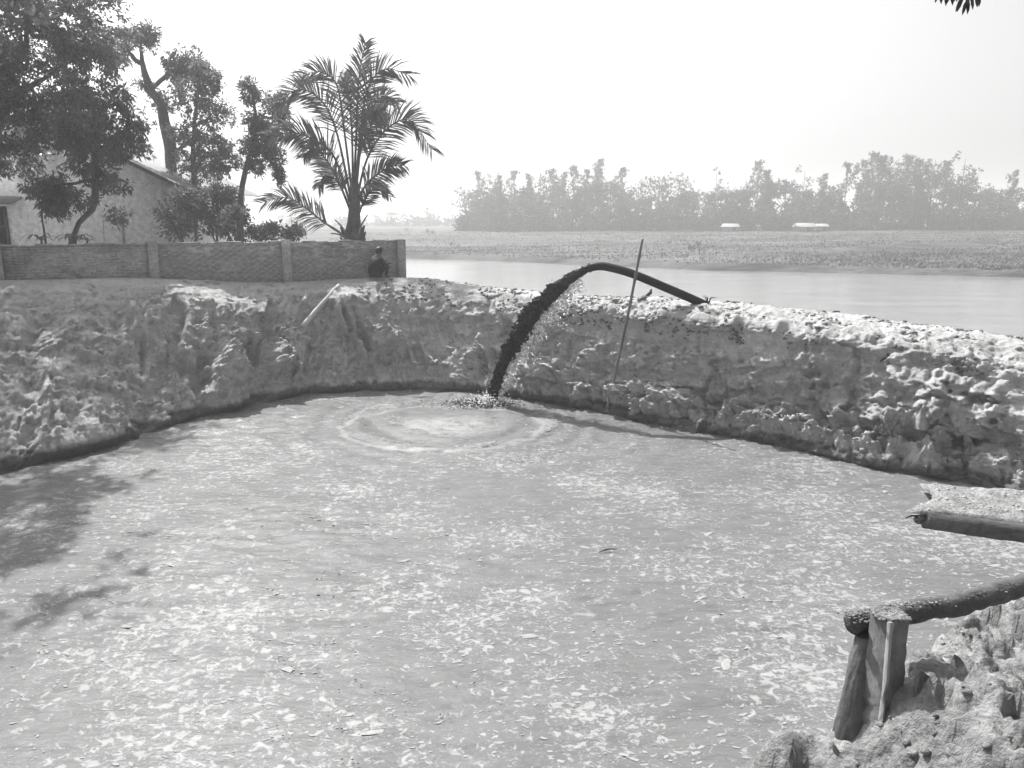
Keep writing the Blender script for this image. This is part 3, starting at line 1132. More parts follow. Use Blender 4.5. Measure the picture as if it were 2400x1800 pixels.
# darker tree in front, trunk leading down past the gable
yc = 24.2
b1 = np.array([T(128, 585, yc)[0], yc, GZ])
blobs = [(T(210, 270, yc), (1.0, 1.0, 1.1), 420), (T(262, 300, yc), (.9, .9, 1.1), 360), (T(170, 330, yc), (.7, .8, .7), 220), (T(300, 350, yc), (.8, .7, .6), 240), (T(290, 230, yc), (.32, .4, .6), 70),
         (T(318, 300, yc), (.25, .4, .5), 60), (T(225, 400, yc - .3), (.8, .7, .5), 200), (T(125, 445, yc - .4), (.6, .5, .5), 150), (T(80, 420, yc - .4), (.4, .4, .35), 80), (T(185, 462, yc - .4), (.6, .5, .3), 80), (T(285, 430, yc - .3), (.8, .6, .3), 130),
         (T(340, 385, yc - .2), (.4, .4, .3), 70), (T(280, 505, yc - .4), (.32, .35, .28), 60), (T(125, 495, yc - .4), (.4, .4, .16), 40)]
tree('dark_tree', b1, 'dark drooping tree on a leaning stem in front of the house gable', 'tree', [b1, T(178, 535, yc), T(218, 488, yc), T(224, 420, yc), T(222, 350, yc), T(225, 260, yc)],
     [(T(224, 420, yc), T(120, 440, yc - .4), .07, .03), (T(224, 400, yc), T(300, 430, yc - .3), .07, .03), (T(224, 350, yc), T(300, 300, yc), .07, .02), (T(224, 360, yc), T(160, 300, yc), .07, .02)],
     [(c, tuple(.88 * q for q in r), int(n * .62)) for c, r, n in blobs], 9, .18, .033, M_LEAF, .75, None, (.075, .12))
# pollarded tree with thick bent trunk
yd = 34.0
b2 = np.array([T(400, 560, yd)[0], yd, GZ])
blobs = [(T(290, 90, yd), (.45, .5, .45), 90), (T(335, 85, yd), (.45, .5, .4), 80), (T(300, 125, yd), (.5, .5, .35), 90), (T(355, 80, yd), (.3, .4, .35), 40), (T(270, 130, yd), (.35, .4, .3), 50),
         (T(400, 130, yd), (.45, .5, .45), 100), (T(440, 150, yd), (.6, .5, .5), 120), (T(420, 175, yd), (.4, .4, .3), 60), (T(340, 200, yd), (.3, .3, .25), 30), (T(385, 250, yd), (.5, .4, .5), 60), (T(370, 290, yd), (.3, .3, .4), 30)]
tree('pollarded_tree', b2, 'pollarded tree with thick bent trunk forking into two tufted stubs', 'tree',
     [b2, T(402, 420, yd), T(402, 350, yd), T(385, 290, yd), T(375, 240, yd), T(345, 205, yd)],
     [(T(350, 212, yd), T(335, 150, yd), .16, .11), (T(335, 150, yd), T(295, 118, yd), .12, .06), (T(335, 150, yd), T(328, 95, yd), .10, .06), (T(350, 210, yd), T(400, 150, yd), .12, .08), (T(400, 150, yd), T(408, 120, yd), .09, .08), (T(352, 212, yd), T(330, 195, yd), .12, .06), (T(395, 360, yd), T(455, 320, yd), .10, .05)],
     [(c, r, int(n * 1.3)) for c, r, n in blobs], 8, .19, .035, M_LEAF, .3, None, (.27, .17))
# loose leafy tree right of it
ye = 33.0
b3 = np.array([T(450, 560, ye)[0], ye, GZ])
blobs = [(T(455, 230, ye), (.8, .8, .9), 170), (T(490, 190, ye), (.5, .6, .5), 90), (T(500, 270, ye), (.7, .7, .5), 110), (T(440, 310, ye), (.8, .8, .5), 110), (T(500, 345, ye), (.9, .8, .5), 150), (T(430, 380, ye), (.7, .7, .5), 110), (T(530, 380, ye), (.6, .6, .45), 90), (T(470, 160, ye), (.3, .4, .35), 40), (T(480, 410, ye), (.8, .7, .5), 140)]
tree('loose_leafy_tree', b3, 'pale loose leafy tree between the pollarded tree and the slender tree', 'tree', [b3, T(455, 430, ye), T(452, 330, ye), T(468, 180, ye)],
     [(T(455, 400, ye), T(520, 350, ye), .06, .02), (T(453, 350, ye), T(430, 300, ye), .05, .02), (T(455, 300, ye), T(505, 260, ye), .05, .02)],
     [(c, r, int(n * 1.4)) for c, r, n in blobs], 8, .18, .034, M_LEAF2, .4, None, (.14, .05))
# slender tree left of the palm
yf = 32.0
b4 = np.array([T(560, 560, yf)[0], yf, GZ])
blobs = [(T(585, 215, yf), (.35, .4, .45), 80), (T(598, 270, yf), (.5, .5, .6), 130), (T(612, 330, yf), (.55, .5, .6), 140), (T(640, 290, yf), (.6, .6, .8), 170), (T(585, 350, yf), (.4, .4, .5), 70), (T(660, 250, yf), (.5, .5, .5), 110), (T(648, 375, yf), (.3, .35, .5), 70), (T(655, 412, yf), (.18, .2, .28), 40), (T(602, 390, yf), (.35, .4, .3), 50)]
tree('slender_tree', b4, 'slender upright tree just left of the coconut palm', 'tree', [b4, T(563, 480, yf), T(575, 400, yf), T(600, 300, yf), T(588, 200, yf)],
     [(T(575, 400, yf), T(640, 370, yf), .05, .02), (T(590, 340, yf), T(650, 270, yf), .05, .02)],
     [(c, r, int(n * 1.3)) for c, r, n in blobs], 8, .18, .034, M_LEAF, .5, None, (.15, .05))
# tree beyond the left edge of the picture whose shade lies on the pond
yg = 18.6
b6 = np.array([-15.6, 18.0, 2.6])
tree('shade_tree', b6, 'tree standing just outside the left edge, shading the left pond margin', 'tree', [b6, b6 + np.array([.2, .1, 3]), b6 + np.array([1.0, .2, 6]), b6 + np.array([1.8, .3, 8])],
     [(b6 + np.array([1.0, .2, 6]), np.array([-11.8, 17.6, 10.2]), .12, .04), (b6 + np.array([1.0, .2, 6]), np.array([-12.6, 20.6, 10.5]), .12, .04), (b6 + np.array([.6, .2, 4.6]), np.array([-12.6, 15.2, 8.8]), .12, .04)],
     [((-12.4, 17.6, 10.4), (2.1, 2.0, .9), 560), ((-13.2, 20.2, 11.0), (2.0, 1.8, .9), 420), ((-13.0, 15.4, 9.4), (1.9, 1.8, .8), 460), ((-14.6, 17.6, 11.2), (2.2, 2.4, 1.1), 180), ((-12.0, 19.4, 9.9), (1.2, 1.2, .6), 60), ((-14.2, 13.4, 8.6), (1.8, 1.6, .8), 380), ((-11.6, 14.6, 10.2), (1.3, 1.6, .6), 200), ((-11.2, 17.4, 12.2), (1.5, 1.5, .7), 80)],
     8, .28, .06, M_LEAF, .4, None, (.24, .12))
# bushes behind the wall
for i, (px, py, y, rx, rz, n, lab) in enumerate((
        (420, 505, 29.5, .85, .95, 330, 'dense bush against the right corner of the house'),
        (500, 490, 30.0, 1.0, 1.1, 420, 'tall dark bush behind the wall, midway between house and palm'),
        (548, 520, 29.0, .5, .6, 160, 'rounded bush behind the wall below the slender tree trunk'),
        (620, 545, 30.0, .8, .35, 150, 'low sparse bush behind the wall just left of the palm'),
        (685, 548, 31.0, .5, .28, 90, 'small low bush behind the wall under the drooping palm frond'))):
    c = T(px, py, y)
    bs = np.array([c[0], y, GZ])
    tree('bush', bs, lab, 'bush', [bs, (bs + c) / 2 + np.array([.05, 0, 0]), c], [((bs + c) / 2, c + np.array([.4, 0, .3]), .03, .01), ((bs + c) / 2, c + np.array([-.4, 0, .3]), .03, .01)],
         [(c, (rx, .8, rz), n), (c + np.array([rx * .4, 0, rz * .5]), (rx * .5, .6, rz * .5), n // 4)], 7, .17, .035, M_LEAF2 if i in (0, 3) else M_LEAF, .3, None, (.05, .03), .35)
# sapling in front of the gable and a leaning pole, plants on the wall
ys = 23.6
b5 = np.array([T(110, 590, ys)[0], ys, GZ])
tree('sapling', b5, 'thin sapling with drooping leaf clump at the left before the pale gable', 'sapling', [b5, T(106, 560, ys), T(98, 500, ys), T(105, 440, ys)], [(T(100, 490, ys), T(75, 430, ys), .02, .01)],
     [(T(100, 445, ys), (.42, .35, .28), 40), (T(65, 425, ys), (.22, .25, .18), 18), (T(135, 482, ys), (.35, .3, .14), 24), (T(90, 400, ys), (.3, .3, .15), 16)], 7, .22, .04, M_LEAF, 1.0, None, (.035, .025))
def broad_plant(px, y, n, L, lab, name='garden_plant', sp=0.8):
    bs = np.array([T(px, 580, y)[0], y, GZ])
    t = thing(name, bs, lab, 'plant')
    mb = MB()
    mb.tube([(0, 0, 0), (0.02, 0, .55), (0, .02, T(px, 566, y)[2] - GZ)], [.05, .04, .03], 7)
    mb.build('stem', M_BARK, t)
    top_ = np.array([0, 0.02, T(px, 566, y)[2] - GZ])
    for i in range(n):
        a = 2 * math.pi * i / n + random.uniform(-.3, .3)
        out = np.array([math.cos(a), math.sin(a) * .7, 0])
        l = L * random.uniform(.7, 1.2)
        h = random.uniform(.35, .9)
        pts = spline([top_, top_ + out * l * .4 + np.array([0, 0, l * h * .55]), top_ + out * l * .8 + np.array([0, 0, l * h * .45]), top_ + out * l * 1.05 + np.array([0, 0, l * h * .05])], 8)
        w = np.sin(np.linspace(.25, math.pi - .05, 8)) * .055 * sp
        sd_ = np.cross(out, [0, 0, 1.0])
        m2 = MB()
        m2.grid(np.stack([pts - sd_ * w[:, None], pts + np.array([0, 0, -.012]), pts + sd_ * w[:, None]], 1))
        m2.build('leaf', M_LEAF, t)


broad_plant(98, 22.9, 8, .55, 'strappy plant with arching leaves showing above the wall below the sapling')
broad_plant(178, 22.9, 9, .6, 'strappy plant with broad leaves beside the foot of the leaning tree stem', sp=1.5)
broad_plant(205, 23.0, 6, .3, 'small leafy plant just right of the broad leaved plant on the wall')
mb = MB()
bs = np.array([T(330, 575, 25.5)[0], 25.5, GZ])
mb.tube(spline([(0, 0, 0), T(332, 572, 25.5) - bs, T(352, 552, 25.5) - bs, T(352, 536, 25.5) - bs, T(342, 532, 25.5) - bs], 16), np.linspace(.016, .008, 16), 5)
tag(mb.build('bent_twig', M_PILLAR, None, loc=bs), 'thin pale twig bending left above the wall near the pillar', 'twig')

# ------------------------------------------------------------------ young coconut palm
YP = 28.6
pz = lambda X, Y: (500 + X * .36166, 80 + Y * .36166)
palm_base = np.array([T(828, 560, YP)[0], YP, GZ])
palm = thing('coconut_palm', palm_base, 'young coconut palm with long feathery fronds rising behind the wall end', 'palm')
mb = MB()
mb.tube([(0, 0, 0), (0, 0, T(828, 556, YP)[2] - GZ), T(828, 520, YP) - palm_base, T(829, 470, YP) - palm_base, T(830, 420, YP) - palm_base], [.40, .38, .24, .19, .12], 12, True, .35, 3)
for i in range(16):                                     # old leaf bases round the foot
    a = i * 2.4
    z0 = .35 + .045 * i + (T(828, 575, YP)[2] - GZ) * .55
    mb.tube([(.2 * math.cos(a), .2 * math.sin(a), z0), (.36 * math.cos(a), .36 * math.sin(a), z0 + .12), (.46 * math.cos(a), .46 * math.sin(a), z0 + .34)], [.09, .07, .03], 6)
mb.build('trunk', M_BARK, palm, True)
FR = [  # control points in zoom pixels, tip depth offset, leaflet length
    ([(905, 1080), (850, 640), (800, 330), (690, 245), (560, 275)], .6, 1.0),
    ([(895, 1080), (800, 640), (700, 430), (545, 360), (395, 480)], -.5, .95),
    ([(885, 1090), (780, 790), (640, 680), (520, 640), (385, 660)], -1.9, .9),
    ([(880, 1120), (800, 930), (720, 800), (650, 745), (590, 790)], -1.2, .75),
    ([(910, 1060), (930, 560), (940, 330), (960, 180), (985, 60)], .5, .85),
    ([(915, 1060), (960, 580), (1010, 330), (1120, 225), (1275, 270)], -.4, .95),
    ([(920, 1060), (965, 660), (1030, 480), (1110, 400), (1190, 440)], 1.1, .8),
    ([(925, 1080), (1000, 800), (1130, 610), (1280, 560), (1410, 740)], -.6, 1.0),
    ([(925, 1120), (980, 990), (1060, 910), (1150, 860), (1235, 850)], -.9, .75),
    ([(925, 1220), (960, 1120), (1010, 1030), (1070, 990), (1140, 1050)], .8, .55),
    ([(890, 1330), (740, 1235), (600, 1130), (480, 1060), (315, 1090)], -.7, .8),
    ([(890, 1150), (840, 1020), (780, 930), (720, 920), (680, 990)], 1.0, .7),
    ([(905, 1060), (900, 700), (885, 450), (862, 320), (850, 250)], 1.4, .6),
    ([(915, 1060), (950, 780), (1010, 620), (1060, 540), (1110, 500)], -1.5, .75),
]
for ctrl, doff, LL in FR:
    n = len(ctrl)
    pts = []
    for i, c in enumerate(ctrl):
        px, py = pz(*c)
        pts.append(T(px, py, YP + doff * (i / (n - 1)) ** 1.3) - palm_base)
    c = spline(pts, 64)
    mb = MB()
    mb.tube(c[::3], np.linspace(.05, .008, len(c[::3])), 6)
    tan = np.gradient(c, axis=0)
    tan /= np.linalg.norm(tan, axis=1)[:, None]
    Pp, D, Ls, R = [], [], [], []
    for i in range(16, 64):
        for sgn in (-1, 1):
            for _ in range(2 if random.random() < (.8 if i < 50 else .15) else 1):
                f = i / 63
                side_ = np.cross(tan[i], [0, -1.0, 0.15])
                side_ /= np.linalg.norm(side_) + 1e-9
                outd = side_ * sgn * random.uniform(.75, 1.0) + tan[i] * (0.55 + .9 * f) + np.array([random.uniform(-.12, .12), random.uniform(-.45, .45), random.uniform(-.12, .05) - .12 * (sgn * side_[2] < 0)])
                Pp.append(c[i] + RNG.normal(0, .015, 3))
                D.append(outd)
                Ls.append(1.12 * LL * (.35 + .65 * math.sin(math.pi * min(1, .28 + f * .60))) * random.uniform(.75, 1.1))
                R.append(np.cross(outd, tan[i]) + RNG.normal(0, .35, 3))
    Pp, D, Ls = np.array(Pp), np.array(D), np.array(Ls)
    D /= np.linalg.norm(D, axis=1)[:, None]
    # two-piece leaflets that droop towards the tip
    Sd = np.cross(D, RNG.normal(0, 1, D.shape))
    Sd /= np.linalg.norm(Sd, axis=1)[:, None]
    mid_ = Pp + D * Ls[:, None] * .5
    D2 = D + np.array([0, 0, -.34])
    D2 /= np.linalg.norm(D2, axis=1)[:, None]
    tip = mid_ + D2 * Ls[:, None] * .5
    w = .028
    v = np.stack([Pp - Sd * w * .6, Pp + Sd * w * .6, mid_ + Sd * w, tip, mid_ - Sd * w], 1)
    k = len(Pp)
    f4 = (np.array([[0, 1, 2, 4]])[None] + (np.arange(k) * 5)[:, None, None]).reshape(-1, 4)
    f3 = (np.array([[4, 2, 3]])[None] + (np.arange(k) * 5)[:, None, None]).reshape(-1, 3)
    base = mb.n
    mb.addq(v.reshape(-1, 3), f4)
    mb.f.append(f3 + base)
    mb.build('frond', M_PALM, palm)
for a, b in (((870, 1330), (700, 1215)), ((880, 1325), (790, 1205)), ((930, 1320), (1000, 1170)), ((880, 1340), (760, 1290))):
    p0, p1 = T(*pz(*a), YP - .3) - palm_base, T(*pz(*b), YP - .5) - palm_base
    mb = MB()
    mb.tube(spline([p0, (p0 + p1) / 2 + np.array([0, 0, .08]), p1], 8), np.linspace(.045, .02, 8), 6)
    mb.build('leaf_stalk', M_RACHIS, palm)

# ------------------------------------------------------------------ far grove and distant trees
def far_mesh(seed, h, kind):
    rng = np.random.default_rng(seed)
    tr = MB()
    lean = rng.normal(0, .02)
    tr.tube([(0, 0, 0), (lean * h * .5, 0, h * .5), (lean * h, 0, h * .93)], [.22, .15, .05], 6)
    blobs = []
    if kind == 'slim':
        for i in range(9):
            f = .38 + .6 * i / 8
            r = (1.0 - abs(f - .62) * 1.1) * h * .085
            blobs.append(((lean * h * f + rng.normal(0, r * .7), rng.normal(0, r * .7), h * f), (r * rng.uniform(.7, 1.2), r, r * rng.uniform(.8, 1.3)), 34))
    elif kind == 'umbrella':
        for i in range(13):
            a = rng.random() * 6.28
            rr_ = h * .42 * rng.random() ** .5
            blobs.append(((rr_ * math.cos(a), rr_ * math.sin(a), h * (.90 - .5 * (rr_ / h) ** 2 - .2 * rng.random())), (h * .17, h * .17, h * .09), 34))
    elif kind == 'sparse':
        for i in range(9):
            f = .5 + .48 * rng.random()
            r = h * .09
            blobs.append(((rng.normal(0, h * .12), rng.normal(0, h * .1), h * f), (r, r, r * .7), 13))
    else:
        for i in range(14):
            f = .15 + .8 * rng.random()
            r = h * .17
            w = h * .26 * (1.05 - abs(f - .45))
            blobs.append(((rng.normal(0, w * .55), rng.normal(0, w * .55), h * f), (r, r, r * .9), 34))
    cr = MB()
    global RNG
    keepR, RNG = RNG, rng
    crown_leaves(cr, blobs, 10, .52, .17, .15, .3)
    RNG = keepR
    for b in blobs[::2]:
        tr.tube([(lean * h * .4, 0, h * .42), np.array(b[0])], [.09, .03], 4)
    return tr.mesh('trunk', M_BARK), cr.mesh('crown', M_FARLEAF)


FARK = [('slim', 20), ('slim', 20), ('slim', 20), ('round', 20), ('round', 20), ('umbrella', 20), ('sparse', 20)]
FARM = [far_mesh(100 + i, h, k) for i, (k, h) in enumerate(FARK)]
YF = 205.0


def gz(x, y):
    i = np.clip(np.searchsorted(gx, x), 0, len(gx) - 1)
    j = np.clip(np.searchsorted(gy, y), 0, len(gy) - 1)
    return Zt[i, j]


def ordinal(i):
    w = ['', 'first', 'second', 'third', 'fourth', 'fifth', 'sixth', 'seventh', 'eighth', 'ninth', 'tenth', 'eleventh', 'twelfth', 'thirteenth', 'fourteenth', 'fifteenth', 'sixteenth', 'seventeenth', 'eighteenth', 'nineteenth', 'twentieth']
    if i <= 20:
        return w[i]
    return {2: 'twenty-', 3: 'thirty-', 4: 'forty-'}[i // 10] + w[i % 10] if i % 10 else {3: 'thirtieth', 4: 'fortieth'}[i // 10]


SKYL = [(1092, 440, 3), (1118, 402, 0), (1150, 412, 3), (1172, 410, 1), (1207, 400, 0), (1242, 412, 2), (1268, 405, 3), (1298, 395, 1), (1320, 408, 2), (1344, 390, 0), (1372, 396, 1), (1402, 379, 2), (1432, 412, 3), (1462, 394, 0), (1500, 418, 3), (1548, 404, 4), (1604, 408, 3), (1640, 432, 5), (1682, 396, 6), (1708, 428, 5), (1748, 424, 3), (1780, 378, 0), (1800, 398, 1), (1845, 416, 5), (1886, 391, 6), (1930, 412, 2), (1986, 382, 0), (2026, 380, 2), (2050, 358, 0), (2072, 364, 1), (2106, 357, 4), (2130, 364, 0), (2158, 380, 2), (2192, 362, 4), (2222, 376, 1), (2262, 358, 6), (2292, 396, 6), (2330, 432, 3), (2378, 404, 2), (2410, 428, 3)]
KN = {'slim': 'slender hazy tree', 'round': 'rounded hazy tree', 'umbrella': 'broad domed hazy tree', 'sparse': 'thin see-through hazy tree'}
for i, (px, py, k) in enumerate(SKYL):
    y = YF + 8 * math.sin(i * 1.9) + (6 if k == 5 else 0)
    p = T(px, py, y)
    z0 = gz(p[0], y) - .1
    h = p[2] - z0
    r = thing('far_tree', (p[0], y, z0), f"{KN[FARK[k][0]]}, {ordinal(i + 1)} from the left end of the far grove's skyline", 'tree', 'trees of the far grove across the river')
    s = h / 20.0
    r.scale = (s * random.uniform(.85, 1.1), s, s)
    r.rotation_euler = (0, 0, random.uniform(0, 6.28))
    put('trunk', FARM[k][0], r)
    put('crown', FARM[k][1], r)
# understorey of the grove that reads as one mass
mb = MB()
bl = []
for i in range(1150):
    px = random.uniform(1080, 2460) if i < 680 else random.uniform(2440, 3300)
    y = YF + random.uniform(-4, 22)
    tp = np.interp(px, [1080, 1110, 1500, 1650, 1720, 1800, 1960, 2010, 2050, 2250, 2330, 2460], [505, 435, 432, 440, 445, 430, 440, 455, 410, 415, 448, 440])
    f = random.random() ** .5
    p = T(px, tp + (543 - tp) * f, y)
    bl.append((p, (random.uniform(1.6, 3.0), 1.8, random.uniform(1.2, 2.2)), 60))
crown_leaves(mb, bl, 7, .60, .25, .1, .3)
tag(mb.build('far_wood', M_FARLEAF), 'hazy undergrowth massed between the far grove trees', 'wood', None, 'stuff')
# distant trees left of the grove
DL = [(715, 478, 3, 330), (752, 486, 2, 330), (800, 508, 3, 360), (842, 505, 3, 380), (880, 500, 4, 380), (915, 492, 5, 370), (945, 497, 4, 380), (975, 505, 3, 390), (1003, 486, 0, 380), (1025, 508, 3, 390), (1052, 512, 4, 400), (1072, 516, 3, 400), (660, 500, 4, 340)]
DL.sort()
for i, (px, py, k, y) in enumerate(DL):
    p = T(px, py, y)
    z0 = gz(p[0], y) - .2
    h = p[2] - z0
    r = thing('distant_tree', (p[0], y, z0), f'very faint {KN[FARK[k][0]].replace("hazy ", "")}, {ordinal(i + 1)} from the left in the faded row beside the palm', 'tree', 'faded trees beyond the palm')
    s = h / 20.0
    r.scale = (s * 1.5, s * 1.2, s)
    r.rotation_euler = (0, 0, random.uniform(0, 6.28))
    put('trunk', FARM[k][0], r)
    put('crown', FARM[k][1], r)
mb = MB()
bl = []
for i in range(60):
    px = random.uniform(640, 1085)
    y = random.uniform(350, 410)
    p = T(px, random.uniform(515, 540), y)
    bl.append((p, (5, 3, 2.4), 40))
crown_leaves(mb, bl, 4, 1.4, .5, .1, .3)
tag(mb.build('distant_wood', M_FARLEAF), 'faded low wood on the horizon between palm and grove', 'wood', None, 'stuff')
# field shrubs
for i, (px, py, s, lab) in enumerate(((850, 558, .8, 'small shrub on the far bank nearest the palm'), (960, 552, 1.0, 'low shrub on the far field below the faded trees'), (1065, 572, .7, 'small shrub on the far field left of the grove'),
                                      (1640, 588, 1.6, 'dark shrub on the far field beside the bund'), (1010, 556, 1.1, 'wide low shrub on the far field left of the grove edge'))):
    p = at_z(px, py, 1.3)
    p[2] = gz(p[0], p[1])
    r = thing('field_shrub', p, lab, 'shrub')
    mb = MB()
    mb.tube([(0, 0, 0), (0, 0, s * .7)], [.05, .02], 5)
    mb.build('stem', M_BARK, r)
    mb = MB()
    crown_leaves(mb, [((0, 0, s * .6), (s, s * .7, s * .5), 90)], 5, .3, .08, .1, .3)
    mb.build('crown', M_FARLEAF, r)
# rough grass on the far bank
mb = MB()
n = 48000
px = RNG.uniform(780, 3250, n)
yy_ = 70 + 125 * RNG.random(n) ** 1.5
xx_ = (px - 1200) / F * yy_ * 1.0
zz_ = gz(xx_, yy_)
m_ = (zz_ > .55) & (RNG.random(n) < .45 + .9 * fbm(xx_ * .05, yy_ * .14, 3, 4))
xx_, yy_, zz_ = xx_[m_], yy_[m_], zz_[m_]
n = len(xx_)
for q in range(2):
    D = np.column_stack([RNG.normal(0, .9, n), RNG.normal(0, .5, n), np.full(n, .75)])
    leaves(mb, np.column_stack([xx_ + RNG.normal(0, .3, n), yy_, zz_ - .05]), D, RNG.uniform(.12, .36, n), RNG.uniform(.05, .12, n))
tag(mb.build('field_grass', M_FGRASS), 'rough grass tufts over the far river bank', 'grass', None, 'stuff')
# small far buildings in the grove
for px, py, w, h, lab in ((1885, 531, 5.2, 1.9, 'small white-roofed shed at the foot of the far grove'), (1712, 530, 4.2, 1.6, 'low hut with pale roof at the grove edge left of the white shed'), (1925, 534, 3.0, 1.3, 'tiny pale hut just right of the white shed')):
    p = T(px, py, 192)
    z0 = gz(p[0], 192)
    r = thing('far_hut', (p[0], 192, z0), lab, 'hut')
    w, h = w * .75, h * .7
    ht = max(p[2] - z0, 1.5) * .85
    mb = MB()
    mb.box((0, 0, ht * .5), (w, 3, ht))
    wl = mb.build('wall', M_PILLAR, r)
    mb = MB()
    mb.add([(-w * .6, -2, ht - .1), (w * .6, -2, ht - .1), (w * .6, 0, ht + h * .6), (-w * .6, 0, ht + h * .6), (-w * .6, 2, ht - .1), (w * .6, 2, ht - .1)], [[0, 1, 2, 3], [3, 2, 5, 4], [0, 3, 4], [1, 5, 2]])
    mb.build('roof', M_PILLAR, r)
    mb = MB()
    mb.box((w * .15, -1.52, ht * .45), (.9, .06, ht * .8))
    mb.build('door', M_DARK, wl)

# ------------------------------------------------------------------ dredge hose, slurry jet, pole
hose_ctrl = [at_y(1760, 760, 21.5) + np.array([.6, 1.5, -1.2]), at_y(1700, 740, 19.9), at_y(1640, 709, 18.95), at_y(1560, 674, 18.95), at_y(1480, 641, 19.1), at_y(1425, 626, 19.25), at_y(1400, 624, 19.3), at_y(1380, 628, 19.35)]
hc = spline(hose_ctrl, 70)
hose = thing('dredge_hose', hc[20], 'black dredge hose arching over the bank crest past the bamboo pole', 'hose')
hl_ = np.array(hose.location)
mb = MB()
mb.tube(hc - hl_, 0.105, 18)
mb.build('hose_pipe', M_HOSE, hose, True)
mb = MB()
mb.tube(hc[-3:] - hl_, 0.122, 18)
mb.build('nozzle_collar', M_HOSE, hose, True)

jl = [at_y(1382, 627, 19.35), at_y(1347, 646, 19.5), at_y(1315, 670, 19.6), at_y(1278, 703, 19.75), at_y(1246, 742, 19.9), at_y(1217, 783, 20.0), at_y(1191, 825, 20.1), at_y(1170, 875, 20.2), at_y(1150, 945, 20.35)]
NJ = 170
jc = spline(jl, NJ)
jet = thing('slurry_jet', jc[-1] * np.array([1, 1, 0]), 'dark ragged slurry jet falling from the hose into the pond', 'water jet')
jo = np.array(jet.location)
mb = MB()
jr = np.interp(np.linspace(0, 1, NJ), [0, .15, .4, .65, .85, 1], [.10, .14, .22, .22, .17, .15])
tanj = np.gradient(jc, axis=0)
tanj /= np.linalg.norm(tanj, axis=1)[:, None]
seg = 48
anga = np.linspace(0, 6.2832, seg, endpoint=False)
rows = []
for i in range(NJ):
    u = np.cross(tanj[i], [0, 1, 0])
    u /= np.linalg.norm(u)
    w = np.cross(tanj[i], u)
    f = i / (NJ - 1)
    rr_ = jr[i] * (.80 + (0.10 + .55 * min(1, f * 2)) * fbm(np.cos(anga) * 1.3 + 3, np.sin(anga) * 1.3, i * .10 + 0 * anga, 2) + (.1 + .75 * min(1, f * 2.2)) * fbm(np.cos(anga) * 5, np.sin(anga) * 5, i * .30 + 0 * anga, 3, .6))
    rows.append(jc[i] + np.outer(np.cos(anga) * rr_, u) + np.outer(np.sin(anga) * rr_, w))
rows = np.stack(rows)
rows = np.concatenate([rows, rows[:, :1]], 1)
mb.grid(rows - jo)
mb.build('jet_core', M_SLURRY, jet, True)
oct_v = np.array([(1, 0, 0), (-1, 0, 0), (0, 1, 0), (0, -1, 0), (0, 0, 1), (0, 0, -1)], float)
oct_f = np.array([(0, 2, 4), (2, 1, 4), (1, 3, 4), (3, 0, 4), (2, 0, 5), (1, 2, 5), (3, 1, 5), (0, 3, 5)])


def along(n, lo=0.0, hi=1.0, p=1.0):
    f = lo + (hi - lo) * RNG.random(n) ** p
    i = np.clip((f * (NJ - 1)).astype(int), 0, NJ - 2)
    fr_ = f * (NJ - 1) - i
    c = jc[i] * (1 - fr_[:, None]) + jc[i + 1] * fr_[:, None]
    u = np.cross(tanj[i], [0, 1, 0])
    u /= np.linalg.norm(u, axis=1)[:, None]
    return f, c, u, jr[i]


f, c, u, r = along(7500, .04, 1)
k = RNG.normal(0, 1, (7500, 1)) * (.35 + .35 * f[:, None])
# ragged fingers: modulate spread along the stream
fing = .75 + .55 * fbm(f * 22, np.sign(k[:, 0]) * 3, 0, 3)
cen = c + u * k * (r * fing)[:, None] + np.array([0, 1, 0]) * (RNG.normal(0, .6, 7500) * r)[:, None]
cen[:, 2] = np.maximum(cen[:, 2], .02)
mb = MB()
scatter_solids(mb, cen - jo, np.column_stack([(.004 + .018 * RNG.random(7500) ** 2)] * 3) * np.array([1, 1, 1.7]), oct_v, oct_f, .3)
tag(mb.build('slurry_drops', M_SLURRY, jet), kind='stuff')
# light spray hanging under the jet
f, c, u, r = along(3000, .10, .97)
sgn = -np.sign(u[:, 2:3] + 1e-6)
kk = np.abs(RNG.normal(0, 1.05, (3000, 1))) * (.35 + .6 * np.sin(f * math.pi))[:, None] * (1 + fbm(f * 26, 5, 0, 3))[:, None] + .85
cen = c + u * sgn * kk * r[:, None] + np.array([0, 1, 0]) * RNG.normal(0, .14, (3000, 1))
cen[:, 2] = np.maximum(cen[:, 2], .02)
mb = MB()
scatter_solids(mb, cen - jo, np.column_stack([(.005 + .030 * RNG.random(3000) ** 3)] * 3) * np.array([1, 1, 1.2]), oct_v, oct_f, .3)
tag(mb.build('spray_drops', M_SPRAY, jet), kind='stuff')
# splash
n = 2600
a = RNG.random(n) * 6.283
rd = np.abs(RNG.normal(0, .55, n))
cen = np.column_stack([SPL[0] - .35 + rd * 1.35 * np.cos(a), SPL[1] - .25 + rd * .55 * np.sin(a), np.abs(RNG.normal(0, .08, n)) * np.exp(-rd) + .02])
mb = MB()
scatter_solids(mb, cen - jo, .004 + .016 * RNG.random(n) ** 2, oct_v, oct_f, .3)
tag(mb.build('splash_drops', M_SLURRY, jet), kind='stuff')
n = 700
a = RNG.random(n) * 6.283
rd = np.abs(RNG.normal(0, .45, n))
cen = np.column_stack([SPL[0] - .1 + rd * np.cos(a), SPL[1] - .3 + rd * .6 * np.sin(a), np.abs(RNG.normal(0, .16, n)) * np.exp(-rd) + .02])
mb = MB()
scatter_solids(mb, cen - jo, RNG.uniform(.01, .03, n), oct_v, oct_f, .3)
tag(mb.build('splash_foam', M_SPRAY, jet), kind='stuff')

